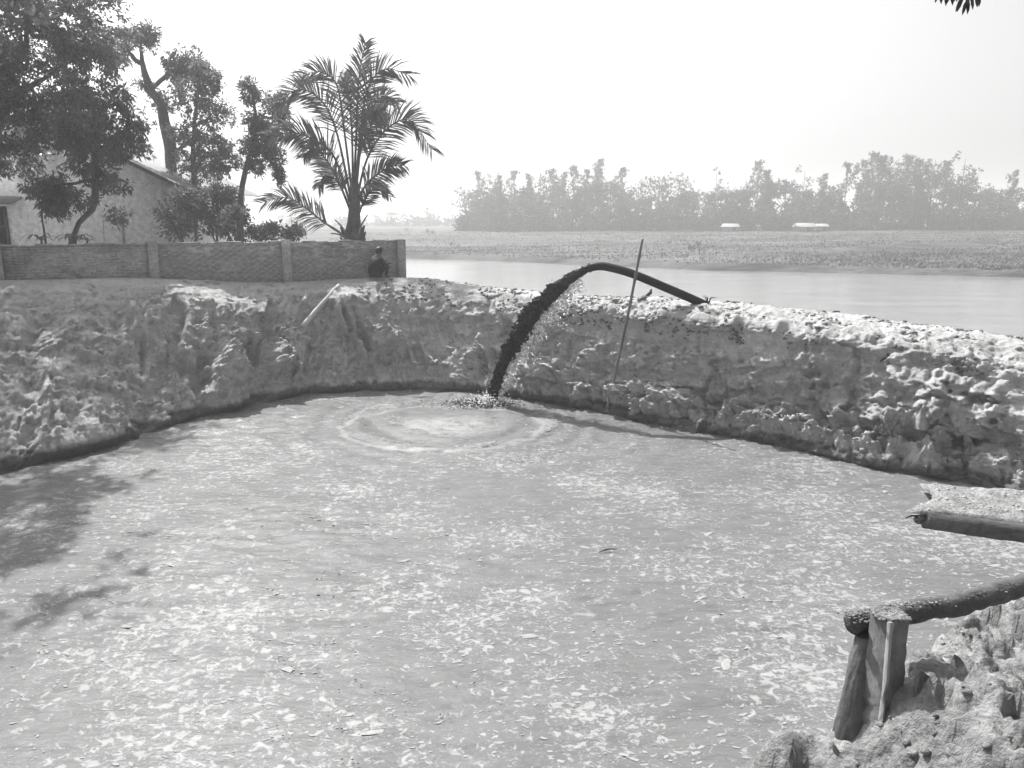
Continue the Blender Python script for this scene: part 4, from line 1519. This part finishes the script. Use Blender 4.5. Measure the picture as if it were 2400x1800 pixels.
# bamboo pole the hose leans on
pb, pt = bank_point(1428, 935), at_y(1506, 560, 18.75)
pb2 = pb + (pb - pt) * .06
pole = thing('bamboo_pole', pb, 'tall thin bamboo pole leaning beside the hose on the right bank', 'pole')
mb = MB()
n = 40
pc_ = np.linspace(pb2, pt, n) - pb
pc_[:, 0] += .03 * np.sin(np.linspace(0, math.pi, n))
rr_ = np.linspace(.040, .030, n) * (1 + .22 * (np.arange(n) % 5 == 0))
mb.tube(pc_, rr_, 9)
mb.build('cane', M_BAMBOO, pole, True)
mb = MB()
hp_ = at_y(1490, 646, 18.95) - pb
mb.tube([hp_ + np.array([.0, -.05, .05]), hp_ + np.array([.02, .03, -.02]), hp_ + np.array([-.02, .08, -.08])], .05, 7)
mb.build('lashing', M_TWIG, pole)

# small things on the bank
p0, p1 = bank_point(796, 672), bank_point(712, 772)
mb = MB()
dv_ = (p1 - p0)
mb.tube(spline([np.array([0, -.05, .06]), dv_ * .5 + np.array([0, -.10, .10]), dv_ + np.array([0, -.10, .10])], 12), np.linspace(.055, .075, 12), 9, True, .15, 4)
tag(mb.build('fallen_pole', M_PALEPOLE, None, True, loc=p0), 'pale weathered pole lying down the bank slope below the seated person', 'pole')
b = bank_point(1516, 700)
mb = MB()
mb.tube([(0, 0, -.1), (.02, 0, .08), (.10, -.02, .16), (.11, -.02, .26)], [.07, .06, .05, .02], 7, True, .4)
mb.tube([(.0, 0, .03), (-.10, -.03, .05), (-.17, -.05, .02)], [.04, .04, .02], 6, True, .4)
tag(mb.build('stump', M_TWIG, None, loc=b), 'small dark forked stump on the crest under the hose', 'stump')
b = bank_point(1660, 712)
mb = MB()
for i in range(9):
    a = random.uniform(-1, 1)
    mb.tube(spline([(0, 0, -.05), (a * .08, random.uniform(-.05, .05), .14), (a * .2, random.uniform(-.08, .08), random.uniform(.08, .26))], 6), np.linspace(.012, .004, 6), 4)
tag(mb.build('grass_tuft', M_TWIG, None, loc=b), 'dry grass tuft on the crest just right of the hose', 'grass tuft')

# ------------------------------------------------------------------ soil clods on the right bank, top and foot
v1, f1 = ico(1)
v0, f0 = ico(0)
mb = MB()
ridx = np.where(sty > 1.3)[0]
for (lo, hi, n, smin, smax) in ((.80, 1.10, 3800, .015, .085), (.10, .36, 3200, .015, .085), (.40, .8, 700, .012, .045)):
    si = RNG.choice(ridx, n)
    ti = (RNG.uniform(lo, hi, n) * (NT - 1)).astype(int)
    ti = np.where(ti >= NT, NT + ((ti - NT) // 8), ti)
    cc = BANKV[si, ti]
    m_ = fbm(cc[:, 0] * 1.3, cc[:, 1] * 1.3, 4, 3) > -.12
    cc = cc[m_]
    sz = (smin + (smax - smin) * RNG.random(len(cc)) ** 3) * .8
    scatter_solids(mb, cc - np.array([0, 0, .015]), np.column_stack([sz * RNG.uniform(.7, 1.5, len(cc)), sz * RNG.uniform(.6, 1.2, len(cc)), sz * RNG.uniform(.45, .9, len(cc))]), v0, f0, .3)
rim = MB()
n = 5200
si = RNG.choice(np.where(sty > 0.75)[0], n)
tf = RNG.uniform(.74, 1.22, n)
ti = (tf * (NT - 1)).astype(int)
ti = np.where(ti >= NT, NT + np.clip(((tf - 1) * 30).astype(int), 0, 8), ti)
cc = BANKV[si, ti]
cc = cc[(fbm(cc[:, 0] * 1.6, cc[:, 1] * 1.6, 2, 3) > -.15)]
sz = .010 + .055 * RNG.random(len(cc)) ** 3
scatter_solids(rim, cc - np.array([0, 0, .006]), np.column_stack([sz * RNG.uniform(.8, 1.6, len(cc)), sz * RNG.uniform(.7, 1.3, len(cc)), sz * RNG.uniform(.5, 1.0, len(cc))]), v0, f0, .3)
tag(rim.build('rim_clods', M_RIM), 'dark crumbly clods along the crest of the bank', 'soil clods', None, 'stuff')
tag(mb.build('soil_clods', M_BANK), 'loose soil clods strewn along the right bank', 'soil clods', None, 'stuff')
mb = MB()
lidx = np.where((sty <= 1.3) & (S > acc[ii[-1]] * .12))[0]
n = 900
si = RNG.choice(lidx, n)
ti = (RNG.uniform(.1, 1.0, n) * (NT - 1)).astype(int)
cc = BANKV[si, ti]
m_ = fbm(cc[:, 0] * .9, cc[:, 1] * .9, 7, 3) > .02
cc = cc[m_]
scatter_solids(mb, cc, .02 + .08 * RNG.random(len(cc)) ** 3, v1, f1, .16, .7)
tag(mb.build('soil_crumbs', M_BANK), 'small soil crumbs scattered on the left slope', 'soil crumbs', None, 'stuff')

# ------------------------------------------------------------------ foam on the pond
def foam(n, smin, smax, power, region):
    x = RNG.uniform(-13, 9, n * 4)
    y = 4.5 + (20.5 - 4.5) * RNG.random(n * 4) ** 1.25
    dens = .42 + .12 * smooth(2, -4, x) + .8 * fbm(x * .35, y * .35, region, 3) + 1.1 * fbm(x * 1.9, y * 2.6, region + 3, 3)
    r_ = np.hypot(x - SPL_W[0], y - SPL_W[1])
    dens = dens * smooth(2.3, 3.0, r_)
    okp = inside(np.vstack([sf[::6, :2], sf[-1:, :2], [[14, 0], [-17, 0]]]), x, y)
    m = (RNG.random(n * 4) < dens * .75) & okp
    x, y = x[m][:n], y[m][:n]
    s = smin + (smax - smin) * RNG.random(len(x)) ** power
    return foam_at(x, y, s)


def foam_at(x, y, s):
    k = len(x)
    flow = np.arctan2(y - SPL_W[1], x - SPL_W[0]) + math.pi / 2 + .8 * fbm(x * .3, y * .3, 2, 2) + RNG.normal(0, .45, k)
    m_ = 13
    a = np.linspace(0, 6.2832, m_, endpoint=False)[None] + RNG.normal(0, .08, (k, m_))
    sk_ = np.arange(k)[:, None] * 3.71
    rad = s[:, None] * (1 + .85 * fbm(np.cos(a) * 1.5 + sk_, np.sin(a) * 1.5, sk_ * .3, 3, .6)).clip(.2, 2)
    ex = RNG.uniform(.9, 1.9, k)[:, None]
    lx, ly = rad * np.cos(a) * ex, rad * np.sin(a) * .62
    c_, s_ = np.cos(flow)[:, None], np.sin(flow)[:, None]
    wx, wy_ = x[:, None] + lx * c_ - ly * s_, y[:, None] + lx * s_ + ly * c_

    def zz(u, v):
        i = np.clip(((u - px_[0]) / .06).astype(int), 0, len(px_) - 1)
        j = np.clip(((v - py_[0]) / .06).astype(int), 0, len(py_) - 1)
        return PZ[i, j]
    rim = np.stack([wx, wy_, zz(wx, wy_) + .0035], -1)
    cen = np.stack([x, y, zz(x, y) + .005 + s * .05], -1)[:, None]
    V = np.concatenate([cen, rim], 1)
    j = np.arange(m_)
    fc = np.stack([0 * j, 1 + j, 1 + (j + 1) % m_], -1)
    mb_ = MB()
    mb_.addq(V.reshape(-1, 3), (fc[None] + (np.arange(k) * (m_ + 1))[:, None, None]).reshape(-1, 3))
    return mb_


tag(foam(11000, .006, .030, 2.2, 0).build('foam_flecks', M_FOAM), 'small foam flecks drifting all over the pond', 'foam', None, 'stuff')
tag(foam(200, .025, .085, 2.0, 9).build('foam_patches', M_FOAM), 'larger foam patches drifting on the pond', 'foam', None, 'stuff')
# swirl of churned foam by the splash
n = 3000
a = RNG.random(n) * 6.283
rd = np.abs(RNG.normal(0, .85, n))
x, y = SPL_W[0] - .45 + rd * 1.15 * np.cos(a), SPL_W[1] - .3 + rd * .85 * np.sin(a)
m_ = fbm(x * 1.4, y * 2.2, 8, 3) > -.12
x, y = x[m_], y[m_]
n = len(x)
CX, CY = x, y
n = 2200
a = RNG.random(n) * 6.283
a = a[(np.sin(a) < .35)]
n = len(a)
rd = 2.5 + .42 * fbm(np.cos(a) * 1.5, np.sin(a) * 1.5, 2, 3) + RNG.normal(0, .06, n) * (1 + 2 * np.abs(fbm(np.cos(a) * 4, np.sin(a) * 4, 7, 2)))
kp_ = fbm(np.cos(a) * 3, np.sin(a) * 3, 1, 2) > -.25
a, rd = a[kp_], rd[kp_]
n = len(a)
CX = np.concatenate([CX, SPL_W[0] + rd * np.cos(a)])
CY = np.concatenate([CY, SPL_W[1] + rd * np.sin(a)])
mb = foam_at(CX, CY, RNG.uniform(.012, .035, len(CX)))
tag(mb.build('churned_foam', M_FOAM), 'churned white foam where the jet strikes the pond', 'foam', None, 'stuff')
# floating debris
for px, py, L, a, lab in ((1425, 1291, .30, .25, 'dark bent stick floating in the middle of the pond'), (995, 932, .55, 0.02, 'thin dark stick floating near the far bank left of the jet')):
    p = at_z(px, py, .015)
    mb = MB()
    mb.tube(spline([(-L / 2, -.02, 0), (0, .015, .02), (L / 2, 0, .012)], 8), np.array([.004, .007, .010, .012, .010, .008, .006, .003]), 6, True, .3)
    tag(mb.build('floating_stick', M_TWIG, None, loc=p, rot=(0, 0, a)), lab, 'stick')
mb = MB()
n = 70
cx = RNG.choice(8, n)
cpos = np.array([at_z(*c_, .02) for c_ in ((690, 1520), (740, 1560), (820, 1590), (880, 1640), (600, 1720), (760, 1760), (1010, 1660), (700, 1500))])
cen = cpos[cx] + np.column_stack([RNG.normal(0, .25, n), RNG.normal(0, .22, n), 0 * cx])
scatter_solids(mb, cen, RNG.uniform(.004, .014, n), oct_v, oct_f, .3, .5)
tag(mb.build('floating_specks', M_TWIG), 'dark floating specks of debris in the near left pond', 'debris', None, 'stuff')

# ------------------------------------------------------------------ foreground posts and rail
pbase = at_z(2000, 1745, 2.40)
fr_ = thing('post_frame', pbase, 'old timber posts carrying a mud-caked log rail at lower right', 'fence')
o_ = pbase
ptop = lambda px, py, y: at_y(px, py, y) - o_
yb_ = pbase[1]
# left round post (rough log)
mb = MB()
a, b = at_y(1972, 1790, yb_ - .02), at_y(2042, 1486, yb_ + .12)
axp = np.linspace(a + (a - b) * .35, b, 60)
an_ = np.linspace(0, 6.2832, 48, endpoint=False)
rw_ = []
for i in range(60):
    g_ = .068 * (1 + .10 * fbm(np.cos(an_) * 2.6, np.sin(an_) * 2.6, i * .05 + 0 * an_, 3, ridged=True) + .05 * fbm(np.cos(an_) * 7, np.sin(an_) * 7, i * .16 + 0 * an_, 3))
    rw_.append(axp[i] + np.outer(np.cos(an_) * g_, [1, 0, .1]) + np.outer(np.sin(an_) * g_ * .8, [0, 1, 0]))
rw_ = np.array(rw_)
mb.grid(np.concatenate([rw_, rw_[:, :1]], 1) - o_)
mb.add(rw_[-1] - o_, [list(range(48))])
mb.build('round_post', M_LOG, fr_, True)
# right squared post, its sunlit edge added as a paler strip
mb = MB()
a, b = at_y(2052, 1790, yb_ - .06), at_y(2085, 1440, yb_ + .06)
ax = (b - a) / np.linalg.norm(b - a)
a = a - ax * .3
ux = np.array([math.cos(.5), math.sin(.5), 0])
ux -= ax * np.dot(ux, ax)
ux /= np.linalg.norm(ux)
wx_ = np.cross(ax, ux)


def prism(mb, a, b, pts2, n=16, jit=.0025):
    rows_ = []
    for i in range(n):
        c = a + (b - a) * i / (n - 1)
        rows_.append([c + ux * (p[0] + RNG.normal(0, jit)) + wx_ * (p[1] + RNG.normal(0, jit)) for p in pts2])
    R_ = np.array(rows_)
    R_ = np.concatenate([R_, R_[:, :1]], 1)
    mb.grid(R_ - o_)
    mb.add(R_[-1, :-1] - o_, [list(range(len(pts2)))])


prism(mb, a, b, [(-.060, -.055), (.070, -.055), (.070, .055), (-.060, .055)], 24, .004)
mb.build('square_post', M_TIMBER, fr_)
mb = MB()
M_LIT_EDGE = grainy('lit_edge_tone', 0.26, 0.36, 6, 0.85, 0.4, 25, stretch=(1, 1, .15))  # paler colour stands in for sunlight along the post's edge
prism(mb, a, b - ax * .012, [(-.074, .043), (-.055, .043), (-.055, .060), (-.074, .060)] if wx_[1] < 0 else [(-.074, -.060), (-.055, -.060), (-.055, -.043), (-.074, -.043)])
mb.build('lit_edge', M_LIT_EDGE, fr_)
# rail
mb = MB()
rc = spline([at_y(1996, 1462, yb_ + .13), at_y(2110, 1440, yb_ + .24), at_y(2250, 1415, yb_ + .42), at_y(2400, 1372, yb_ + .62), at_y(2620, 1310, yb_ + .95), at_y(3000, 1230, yb_ + 1.5)], 60)
mb.tube(rc - o_, np.linspace(.050, .062, 60), 18, True, .25, 9)
rail = mb.build('rail_log', M_RAIL, fr_, True)
# caked mud on top of post and rail
mb = MB()
n = 1100
f_ = RNG.random(n) ** 1.4
sdv = np.clip(RNG.normal(0, .02, n), -.042, .042)
cc = rc[(f_ * 55).astype(int)] + np.column_stack([RNG.normal(0, .02, n), sdv, np.sqrt(.053 ** 2 - sdv ** 2) - .004])
k = 500
tp_ = b + np.column_stack([RNG.uniform(-.07, .07, k), RNG.uniform(-.055, .055, k), np.full(k, .002)])
scatter_solids(mb, np.vstack([cc, tp_]) - o_, np.concatenate([RNG.uniform(.003, .011, n), RNG.uniform(.004, .014, k)]), v0, f0, .25, .6)
tag(mb.build('caked_mud', M_MUD, fr_), kind='stuff')

# ------------------------------------------------------------------ mud-covered log ledge at the right edge
yl = 7.4
lp = lambda px, py, y=yl: at_y(px, py, y)
l0 = lp(2165, 1222)
ledge = thing('mud_ledge', l0, 'mud covered log ledge jutting over the pond at the right edge', 'ledge')
mb = MB()
la, lb = lp(2168, 1218), lp(2400, 1250) + np.array([0, 0, .0])
ldir = (lb - la)
mb.tube(spline([la - l0, lb - l0, la + ldir * 2.1 - l0, la + ldir * 4.2 - l0], 40), np.linspace(.088, .125, 40), 18, True, .12, 6)
mb.build('log', M_RAIL, ledge, True)
mb = MB()
q0 = lp(2150, 1212, yl + .25)
mb.tube(spline([q0 - l0, q0 + ldir * 1.0 + np.array([0, .1, 0]) - l0, q0 + ldir * 4 + np.array([0, .2, 0]) - l0], 20), .07, 12, True, .15, 8)
mb.build('back_log', M_LOG, ledge, True)
# mud slab on top
us = np.linspace(-.02, 4.2, 200)
vs = np.linspace(0, 1, 46)
U, Vv = np.meshgrid(us, vs, indexing='ij')
base_l = la[None, None] + ldir[None, None] * U[..., None]
dep = (.85 + .25 * np.clip(U, 0, 4)) * (.25 + .75 * np.sqrt(np.clip((U + .02) / .3, 0, 1)))
G = np.zeros(U.shape + (3,))
G[..., 0] = base_l[..., 0] + .1 * Vv + .03 * fbm(U * 5, Vv * 3, 0, 2) + (1 - np.clip(U / .35, 0, 1)) * (.22 * fbm(Vv * 3.1, 0 * Vv + 4, 2, 3) + .10 * Vv)
jag_ = .05 * fbm(U * 7, 0 * U, 1, 3)
G[..., 1] = base_l[..., 1] + .015 + jag_ * (1 - Vv) + dep * Vv
endr = np.clip((U + .02) / .12, 0, 1) ** .5
edge_ = np.sin(np.clip(Vv, 0.0, 1) * math.pi) ** .25
G[..., 2] = base_l[..., 2] + .075 + endr * edge_ * (.045 + .05 * fbm(U * 2.2, Vv * 2, 3, 3) + .025 * fbm(U * 9, Vv * 7, 3, 3)) + .02 * Vv
mb = MB()
mb.grid(G - l0)
G2 = G.copy()
G2[..., 2] = base_l[..., 2] + .02
mb.grid(G2[:, ::-1] - l0)
mb.build('mud_slab', M_MUD, ledge, True)
mb = MB()
n = 260
iu, iv = RNG.integers(2, 120, n), RNG.integers(3, 43, n)
scatter_solids(mb, G[iu, iv] - l0, .005 + .022 * RNG.random(n) ** 3, v0, f0, .25, .7)
tag(mb.build('mud_crumbs', M_CLOD, ledge), kind='stuff')
mb = MB()
tw = lp(2122, 1214, yl) - l0
mb.tube(spline([lp(2152, 1210, yl + .1) - l0, lp(2138, 1209, yl) - l0, tw], 8), np.linspace(.012, .006, 8), 5)
mb.build('twig', M_TWIG, ledge)
# low spit of sand behind the ledge: part of the mound sheet's far shore is out of frame

# near clods and crumbs on the mound
mb = MB()
n = 2600
x = RNG.uniform(.8, 4.6, n)
y = RNG.uniform(1.6, 5.0, n)
z = mound_z(x, y)
m_ = (z > 1.9) & (fbm(x * 1.7, y * 1.7, 3, 3) > -.05)
x, y, z = x[m_], y[m_], z[m_]
scatter_solids(mb, np.column_stack([x, y, z - .012]), .004 + .024 * RNG.random(len(x)) ** 4, v0, f0, .3, .7)
tag(mb.build('mound_crumbs', M_MUD), 'mud crumbs scattered over the sand mound at lower right', 'mud crumbs', None, 'stuff')

# ------------------------------------------------------------------ seated person
seat = at_y(878, 650, 24.3)
bp = bank_point(874, 654)
seat = bp.copy()
person = thing('person', seat, 'person in a dark jacket squatting before the wall end', 'person')


def skin_body(name, verts, edges, radii, parent, root=0, levels=2):
    me = bpy.data.meshes.new(name)
    me.from_pydata(verts, edges, [])
    o = bpy.data.objects.new(name, me)
    COL.objects.link(o)
    sk = o.modifiers.new('skin', 'SKIN')
    sk.use_smooth_shade = True
    sub = o.modifiers.new('sub', 'SUBSURF')
    sub.levels = sub.render_levels = levels
    for i, r in enumerate(radii):
        sv = me.skin_vertices[0].data[i]
        sv.radius = (r, r) if not isinstance(r, tuple) else r
        sv.use_root = (i == root)
    dg = bpy.context.evaluated_depsgraph_get()
    ev = o.evaluated_get(dg)
    me2 = bpy.data.meshes.new_from_object(ev, depsgraph=dg)
    bpy.data.objects.remove(o)
    me2.name = name
    o2 = bpy.data.objects.new(name, me2)
    COL.objects.link(o2)
    o2.parent = parent
    return o2


vv = [(0, 0, .15), (.03, 0, .28), (.09, 0, .42), (.16, 0, .55), (.22, 0, .64), (.27, 0, .72), (.29, 0, .81)]
ra = [(.17, .15), (.165, .14), (.18, .14), (.17, .12), .062, .10, .085]
ed_ = [(0, 1), (1, 2), (2, 3), (3, 4), (4, 5), (5, 6)]
for s in (1, -1):
    i = len(vv)
    vv += [(.06, s * .12, .14), (.24, s * .15, .30), (.40, s * .15, .42), (.38, s * .14, .24), (.35, s * .14, .07), (.46, s * .15, .035)]
    ra += [.105, .088, .068, .058, .042, .036]
    ed_ += [(0, i), (i, i + 1), (i + 1, i + 2), (i + 2, i + 3), (i + 3, i + 4), (i + 4, i + 5)]
    i = len(vv)
    vv += [(.16, s * .19, .53), (.25, s * .23, .40), (.34, s * .22, .34), (.44, s * .12, .40), (.49, s * .07, .42)]
    ra += [.07, .055, .048, .036, .032]
    ed_ += [(3, i), (i, i + 1), (i + 1, i + 2), (i + 2, i + 3), (i + 3, i + 4)]
body = skin_body('body', vv, ed_, ra, person, 0, 1)
body.data.materials.clear()
for m_ in (M_SHIRT, M_SKIN, M_TROUSER):
    body.data.materials.append(m_)
for p in body.data.polygons:
    c = p.center
    if c.z > .615 and c.x > .12:
        p.material_index = 1
    elif (c.z < .10 and c.x > .30) or (c.x > .405 and c.z > .36 and abs(c.y) < .13):
        p.material_index = 1
    elif c.z < .2 or (c.x > .22 and c.z < .47 and abs(c.y) < .215 and c.x > .3 - .2 * (c.z < .3)):
        p.material_index = 2
    p.use_smooth = True
v2, f2 = ico(2)
hm = MB()
hv_ = v2 * np.array([.118, .10, .105]) * (1 + .05 * fbm(v2[:, 0] * 4, v2[:, 1] * 4, v2[:, 2] * 4, 2)[:, None]) + np.array([.272, 0, .795])
cutm = ((v2[f2].mean(1)[:, 2] > -.15) | (v2[f2].mean(1)[:, 0] < -.25)) & ~((v2[f2].mean(1)[:, 0] > .62) & (v2[f2].mean(1)[:, 2] < .45))
hm.addq(hv_, f2[cutm])
hm.build('hair', M_HAIR, person, True)
for s in (1, -1):
    fm = MB()
    fm.addq(v1 * np.array([.018, .012, .028]) + np.array([.28, s * .098, .765]), f1)
    fm.build('ear', M_SKIN, person, True)
fm = MB()
fm.addq(v1 * np.array([.022, .016, .024]) + np.array([.385, 0, .755]), f1)
fm.build('nose', M_SKIN, person, True)
# hands: short skinned fingers resting on the knees
for s in (1, -1):
    hd_ = MB()
    c0 = np.array([.49, s * .075, .425])
    hd_.addq(v1 * np.array([.045, .036, .018]) + c0, f1)
    for k_, (oy, L_) in enumerate(((-.027, .055), (-.009, .066), (.009, .062), (.027, .05))):
        q0 = c0 + np.array([.035, oy, .0])
        hd_.tube([q0, q0 + np.array([L_ * .55, 0, .006]), q0 + np.array([L_ * .9, 0, -.022])], [.009, .0085, .007], 6)
    q0 = c0 + np.array([-.01, -s * .034, 0])
    hd_.tube([q0, q0 + np.array([.02, -s * .02, .004]), q0 + np.array([.045, -s * .024, -.004])], [.010, .010, .008], 6)
    hd_.build('hand', M_SKIN, person, True)
person.rotation_euler = (0, 0, math.radians(52))
person.scale = (1.2, 1.2, 1.12)

# ------------------------------------------------------------------ tree out of frame whose leaf tips hang into the top right corner
tb = np.array([6.4, 3.6, mound_z(6.4, 3.6) - .1])
ot = thing('overhanging_tree', tb, 'dark leaf tips hanging into the top right corner', 'tree')
mb = MB()
twig0 = at_y(2255, -60, 6.0)
mb.tube(spline([(0, 0, 0), (.1, .2, 2.2), (-.1, .5, 4.2), (-.3, .7, 5.6)], 16), np.linspace(.19, .09, 16), 10, True, .2, 2)
mb.build('trunk', M_BARK, ot, True)
mb = MB()
mb.tube(spline([(-.1, .5, 4.2), np.array([-1.0, 1.3, 4.9]), twig0 + np.array([.5, .1, .35]) - tb, twig0 - tb], 18), np.linspace(.06, .008, 18), 7, True, .2, 3)
lb_ = mb.build('limb', M_BARK, ot, True)
lm = MB()
LFS = [(2200, -6, -.2, .10), (2206, 0, .1, .09), (2218, 2, .0, .10), (2226, -4, -.15, .10), (2232, 4, .12, .09), (2246, -6, 0, .09), (2256, 8, -.25, .12), (2252, 12, -.3, .11), (2266, 2, .15, .11), (2268, 14, .0, .11), (2272, 20, .12, .10), (2264, 22, -.1, .10), (2280, 6, .3, .11), (2290, 8, .2, .09), (2296, 4, .0, .10), (2302, -4, -.2, .09), (2240, -14, .2, .11), (2275, -12, -.1, .12)]
for px, py, tl_, L_ in LFS:
    m2 = MB()
    p = at_y(px - tl_ * 12, py - 22, 6.0 + random.uniform(-.15, .15)) - tb
    dd = np.array([tl_, random.uniform(-.2, .2), -1.0])
    dd /= np.linalg.norm(dd)
    sd_ = np.array([1, .3, 0]) * .016
    pts = [p, p + dd * L_ * .35, p + dd * L_ * .7, p + dd * L_]
    w = [.1, 1, .9, .05]
    m2.grid(np.stack([np.array([q - sd_ * k for q, k in zip(pts, w)]), np.array([q + np.array([0, .006, 0]) for q in pts]), np.array([q + sd_ * k for q, k in zip(pts, w)])], 1))
    m2.build('leaf', M_TWIG, ot)
mb = MB()
for px, py, *_ in LFS[::2]:
    mb.tube([twig0 - tb, (twig0 + at_y(px, -40, 6.0)) / 2 + np.array([0, 0, .04]) - tb, at_y(px, py - 22, 6.0) - tb], [.006, .004, .002], 4)
mb.build('twig', M_TWIG, lb_)
mb = MB()
crown_leaves(mb, [((-.3, .7, 6.2), (1.2, 1.2, .8), 160), ((.8, .2, 6.0), (1.1, 1.1, .8), 140)], 6, .16, .035, .5)
mb.build('crown', M_LEAF, ot)
